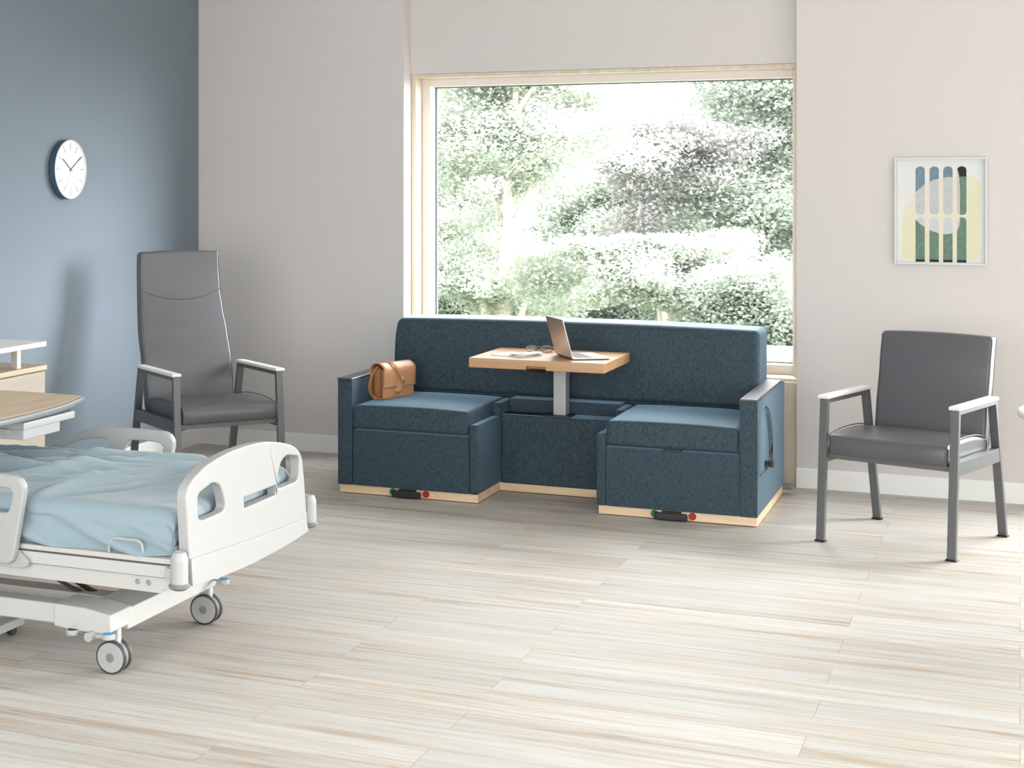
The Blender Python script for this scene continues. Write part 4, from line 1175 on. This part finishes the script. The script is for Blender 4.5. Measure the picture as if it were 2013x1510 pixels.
tree('slender grey-stemmed tree with a feathery grey crown in mid window', -3.24, 16.50, [
    ([V3(0.00, 0.00, 0.00), V3(-0.01, 0.00, 1.17), V3(-0.02, 0.00, 1.58), V3(-0.04, 0.00, 1.99), V3(-0.05, 0.00, 2.30), V3(0.01, 0.00, 2.65)], 0.045),
    ([V3(-0.02, 0.00, 1.71), V3(-0.16, 0.07, 1.81), V3(-0.30, 0.14, 1.88), V3(-0.45, 0.21, 2.06), V3(-0.57, 0.28, 2.19)], 0.025),
    ([V3(-0.04, 0.00, 2.04), V3(0.10, 0.04, 2.17), V3(0.25, 0.07, 2.27), V3(0.44, 0.11, 2.32), V3(0.64, 0.14, 2.35)], 0.025),
    ([V3(-0.05, 0.00, 2.25), V3(-0.16, -0.14, 2.45), V3(-0.26, -0.28, 2.57), V3(-0.33, -0.42, 2.65)], 0.025),
    ([V3(-0.05, 0.00, 2.27), V3(0.14, 0.14, 2.50), V3(0.31, 0.28, 2.58), V3(0.49, 0.42, 2.50)], 0.020)],
    M['leaf_c'], M['bark_grey'], 31, leaf=0.043, per=310, rad=0.34, twigs=6)
tree('dense leafy tree at the right edge of the window', -2.43, 17.50, [
    ([V3(0.00, 0.00, 0.00), V3(0.00, 0.00, 1.14), V3(0.03, 0.00, 1.88), V3(0.08, 0.00, 2.62), V3(0.10, 0.00, 3.57)], 0.090),
    ([V3(0.00, 0.00, 1.14), V3(-0.13, -0.19, 1.62), V3(-0.20, -0.37, 1.99), V3(-0.25, -0.56, 2.25)], 0.050),
    ([V3(0.03, 0.00, 1.88), V3(-0.12, 0.09, 2.35), V3(-0.23, 0.19, 2.68), V3(-0.30, 0.28, 3.00)], 0.050),
    ([V3(0.03, 0.00, 1.82), V3(0.19, 0.09, 2.25), V3(0.33, 0.19, 2.62), V3(0.47, 0.28, 3.04)], 0.050),
    ([V3(0.00, 0.00, 0.92), V3(0.23, -0.23, 1.36), V3(0.41, -0.47, 1.63), V3(0.58, -0.70, 1.84)], 0.050),
    ([V3(0.00, 0.00, 0.82), V3(-0.04, -0.42, 1.16), V3(-0.13, -0.84, 1.33)], 0.040),
    ([V3(0.05, 0.00, 2.51), V3(-0.09, 0.28, 2.95), V3(-0.21, 0.56, 3.29)], 0.040),
    ([V3(0.05, 0.00, 2.51), V3(0.25, -0.14, 3.03), V3(0.34, -0.28, 3.43)], 0.040)],
    M['leaf_b'], M['bark'], 41, leaf=0.05, per=445, rad=0.46, twigs=8)
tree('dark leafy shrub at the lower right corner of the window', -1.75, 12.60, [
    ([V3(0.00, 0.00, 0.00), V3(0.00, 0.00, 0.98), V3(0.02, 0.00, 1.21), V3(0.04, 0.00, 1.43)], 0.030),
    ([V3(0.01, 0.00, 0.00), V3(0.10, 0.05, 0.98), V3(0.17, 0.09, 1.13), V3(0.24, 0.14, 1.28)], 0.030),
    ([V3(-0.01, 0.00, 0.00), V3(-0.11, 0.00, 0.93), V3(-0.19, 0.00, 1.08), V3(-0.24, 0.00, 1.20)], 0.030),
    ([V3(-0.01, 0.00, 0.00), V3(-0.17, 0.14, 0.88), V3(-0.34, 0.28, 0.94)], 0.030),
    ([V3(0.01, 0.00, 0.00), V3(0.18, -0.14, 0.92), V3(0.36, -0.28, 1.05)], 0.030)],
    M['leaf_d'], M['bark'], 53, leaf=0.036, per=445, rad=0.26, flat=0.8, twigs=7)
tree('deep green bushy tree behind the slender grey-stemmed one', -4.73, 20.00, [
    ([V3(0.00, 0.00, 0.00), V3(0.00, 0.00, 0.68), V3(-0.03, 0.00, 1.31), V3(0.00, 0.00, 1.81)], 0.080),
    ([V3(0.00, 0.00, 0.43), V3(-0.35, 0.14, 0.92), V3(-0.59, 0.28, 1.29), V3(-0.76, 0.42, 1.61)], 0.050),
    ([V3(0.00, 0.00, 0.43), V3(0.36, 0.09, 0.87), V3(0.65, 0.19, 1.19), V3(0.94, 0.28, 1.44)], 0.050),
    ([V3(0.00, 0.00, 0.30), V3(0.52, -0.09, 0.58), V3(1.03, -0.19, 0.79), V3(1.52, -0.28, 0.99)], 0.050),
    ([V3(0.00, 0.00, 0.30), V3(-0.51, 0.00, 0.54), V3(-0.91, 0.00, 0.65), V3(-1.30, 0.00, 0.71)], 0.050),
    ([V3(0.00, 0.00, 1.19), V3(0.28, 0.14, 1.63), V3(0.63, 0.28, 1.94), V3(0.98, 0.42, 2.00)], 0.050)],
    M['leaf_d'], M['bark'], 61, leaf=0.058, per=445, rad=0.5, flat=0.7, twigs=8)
tree('broad mid-green tree standing furthest back at left', -7.33, 23.00, [
    ([V3(0.00, 0.00, 0.00), V3(0.00, 0.00, 0.69), V3(0.04, 0.00, 1.89), V3(0.08, 0.00, 3.01), V3(0.12, 0.00, 4.13)], 0.100),
    ([V3(0.00, 0.00, 0.69), V3(-0.34, 0.09, 1.28), V3(-0.61, 0.19, 1.73), V3(-0.81, 0.28, 2.34)], 0.060),
    ([V3(0.02, 0.00, 1.29), V3(0.44, 0.09, 1.89), V3(0.79, 0.19, 2.41), V3(1.07, 0.28, 2.93)], 0.060),
    ([V3(0.04, 0.00, 2.04), V3(0.58, -0.14, 2.71), V3(1.07, -0.28, 3.28), V3(1.55, -0.42, 3.62)], 0.060),
    ([V3(0.00, 0.00, 0.10), V3(0.51, -0.14, 0.57), V3(1.00, -0.28, 0.88), V3(1.48, -0.42, 1.04)], 0.060),
    ([V3(0.00, 0.00, 0.10), V3(-0.36, 0.14, 0.37), V3(-0.65, 0.28, 0.51)], 0.060),
    ([V3(0.06, 0.00, 2.64), V3(-0.28, 0.14, 3.25), V3(-0.57, 0.28, 3.72)], 0.060),
    ([V3(0.08, 0.00, 3.09), V3(0.50, 0.14, 3.61), V3(0.92, 0.28, 4.05)], 0.060)],
    M['leaf_b'], M['bark'], 71, leaf=0.065, per=445, rad=0.62, twigs=8)
tree('small round shrub low in the left corner of the window', -5.30, 15.80, [
    ([V3(0.00, 0.00, 0.00), V3(0.00, 0.00, 0.64), V3(0.03, 0.00, 0.85), V3(0.05, 0.00, 1.01)], 0.030),
    ([V3(0.01, 0.00, 0.00), V3(0.20, 0.05, 0.65), V3(0.35, 0.09, 0.80), V3(0.49, 0.14, 0.85)], 0.030),
    ([V3(0.01, 0.00, 0.00), V3(0.35, 0.09, 0.54), V3(0.64, 0.19, 0.70), V3(0.88, 0.28, 0.75)], 0.030),
    ([V3(-0.01, 0.00, 0.00), V3(-0.19, 0.07, 0.63), V3(-0.27, 0.14, 0.83)], 0.030)],
    M['leaf_d'], M['bark'], 83, leaf=0.04, per=432, rad=0.32, flat=0.8, twigs=7)
tree('wide low shrub between the two pale trees', -4.29, 17.00, [
    ([V3(0.00, 0.00, 0.00), V3(0.00, 0.00, 0.42), V3(0.03, 0.00, 0.63), V3(0.05, 0.00, 0.80)], 0.030),
    ([V3(0.00, 0.00, 0.00), V3(0.26, 0.05, 0.48), V3(0.47, 0.09, 0.64), V3(0.67, 0.14, 0.75)], 0.030),
    ([V3(0.00, 0.00, 0.00), V3(-0.24, 0.09, 0.45), V3(-0.44, 0.19, 0.60), V3(-0.63, 0.28, 0.64)], 0.030),
    ([V3(0.00, 0.00, 0.00), V3(0.34, -0.05, 0.38), V3(0.72, -0.09, 0.51), V3(1.04, -0.14, 0.63)], 0.030)],
    M['leaf_d'], M['bark'], 97, leaf=0.043, per=432, rad=0.34, flat=0.8, twigs=7)

# ------------------------------------------------------------------ light
SKY_BASE, SKY_LOBE, SKY_POW, SKY_ZENITH, SKY_FILL, SKY_HIGH = 3.2, 60.0, 11.0, 2.0, 6.4, 15.0
SUN_DIR, FILL_DIR = (.86, .44, .25), (-.1, -.9, .3)
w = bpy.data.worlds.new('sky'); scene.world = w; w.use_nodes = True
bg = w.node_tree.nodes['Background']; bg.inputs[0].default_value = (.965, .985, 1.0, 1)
# hazy white sky, brighter round the veiled sun to the right of the building
wn, wl_ = w.node_tree.nodes, w.node_tree.links
tcw = wn.new('ShaderNodeTexCoord')
def sky_math(op, a, b, c=None):
    n = wn.new('ShaderNodeMath'); n.operation = op
    for k, v in enumerate((a, b, c)):
        if v is None: continue
        if isinstance(v, (int, float)): n.inputs[k].default_value = v
        else: wl_.new(v, n.inputs[k])
    return n.outputs[0]
def sky_dot(d):
    n = wn.new('ShaderNodeVectorMath'); n.operation = 'DOT_PRODUCT'
    n.inputs[1].default_value = Vector(d).normalized(); wl_.new(tcw.outputs['Generated'], n.inputs[0])
    return sky_math('MAXIMUM', n.outputs['Value'], 0.0)
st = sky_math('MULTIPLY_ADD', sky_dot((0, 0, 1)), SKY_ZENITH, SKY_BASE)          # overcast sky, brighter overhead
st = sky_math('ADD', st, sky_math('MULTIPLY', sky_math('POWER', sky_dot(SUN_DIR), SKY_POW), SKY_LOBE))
st = sky_math('ADD', st, sky_math('MULTIPLY', sky_math('POWER', sky_dot(FILL_DIR), 2.0), SKY_FILL))   # added fill lobe, brightens the sky behind the camera
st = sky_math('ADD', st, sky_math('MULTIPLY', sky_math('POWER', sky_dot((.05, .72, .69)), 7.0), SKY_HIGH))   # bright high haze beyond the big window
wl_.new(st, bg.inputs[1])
def portal(name, loc, rot, sx, sy):
    l = bpy.data.lights.new(name, 'AREA'); l.shape = 'RECTANGLE'; l.size = sx; l.size_y = sy
    l.cycles.is_portal = True
    o = bpy.data.objects.new(name, l); COL.objects.link(o); o.location = loc; o.rotation_euler = rot; return o
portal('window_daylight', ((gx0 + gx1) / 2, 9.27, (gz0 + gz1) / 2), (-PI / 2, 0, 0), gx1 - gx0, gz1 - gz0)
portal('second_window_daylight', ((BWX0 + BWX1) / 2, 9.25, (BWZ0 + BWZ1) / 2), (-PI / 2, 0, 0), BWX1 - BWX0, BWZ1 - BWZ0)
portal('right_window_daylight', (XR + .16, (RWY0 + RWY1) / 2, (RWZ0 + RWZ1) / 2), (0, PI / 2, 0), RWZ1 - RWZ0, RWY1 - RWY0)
portal('front_fill_daylight', ((FWX0 + FWX1) / 2, YF0 - .16, (FWZ0 + FWZ1) / 2), (PI / 2, 0, 0), FWX1 - FWX0, FWZ1 - FWZ0)

# ------------------------------------------------------------------ camera
F_, CXP, HZP, YAW, EYE = 3204.3, 553.0, 358.8, math.radians(24.38), 1.6
cam = bpy.data.cameras.new('camera'); co = bpy.data.objects.new('camera', cam); COL.objects.link(co)
cam.sensor_fit = 'HORIZONTAL'; cam.sensor_width = 36.0; cam.lens = 36.0 * F_ / 2013.0
cam.shift_x = (1006.5 - CXP) / 2013.0; cam.shift_y = -(755.0 - HZP) / 2013.0
cam.clip_start = .05; cam.clip_end = 200
co.location = (0, 0, EYE); co.rotation_euler = (PI / 2, 0, YAW)
scene.camera = co

vs = scene.view_settings
scene.display_settings.display_device = 'sRGB'
vs.view_transform = 'Standard'; vs.look = 'None'; vs.gamma = 1.0; vs.use_curve_mapping = False
vs.exposure = -0.15
scene.render.engine = 'CYCLES'
cy = scene.cycles
cy.use_denoising = True
try: cy.denoiser = 'OPENIMAGEDENOISE'
except Exception: pass
cy.max_bounces = 10; cy.diffuse_bounces = 6; cy.glossy_bounces = 4; cy.transmission_bounces = 6; cy.transparent_max_bounces = 12
cy.sample_clamp_indirect = 8.0
cy.caustics_reflective = False; cy.caustics_refractive = False
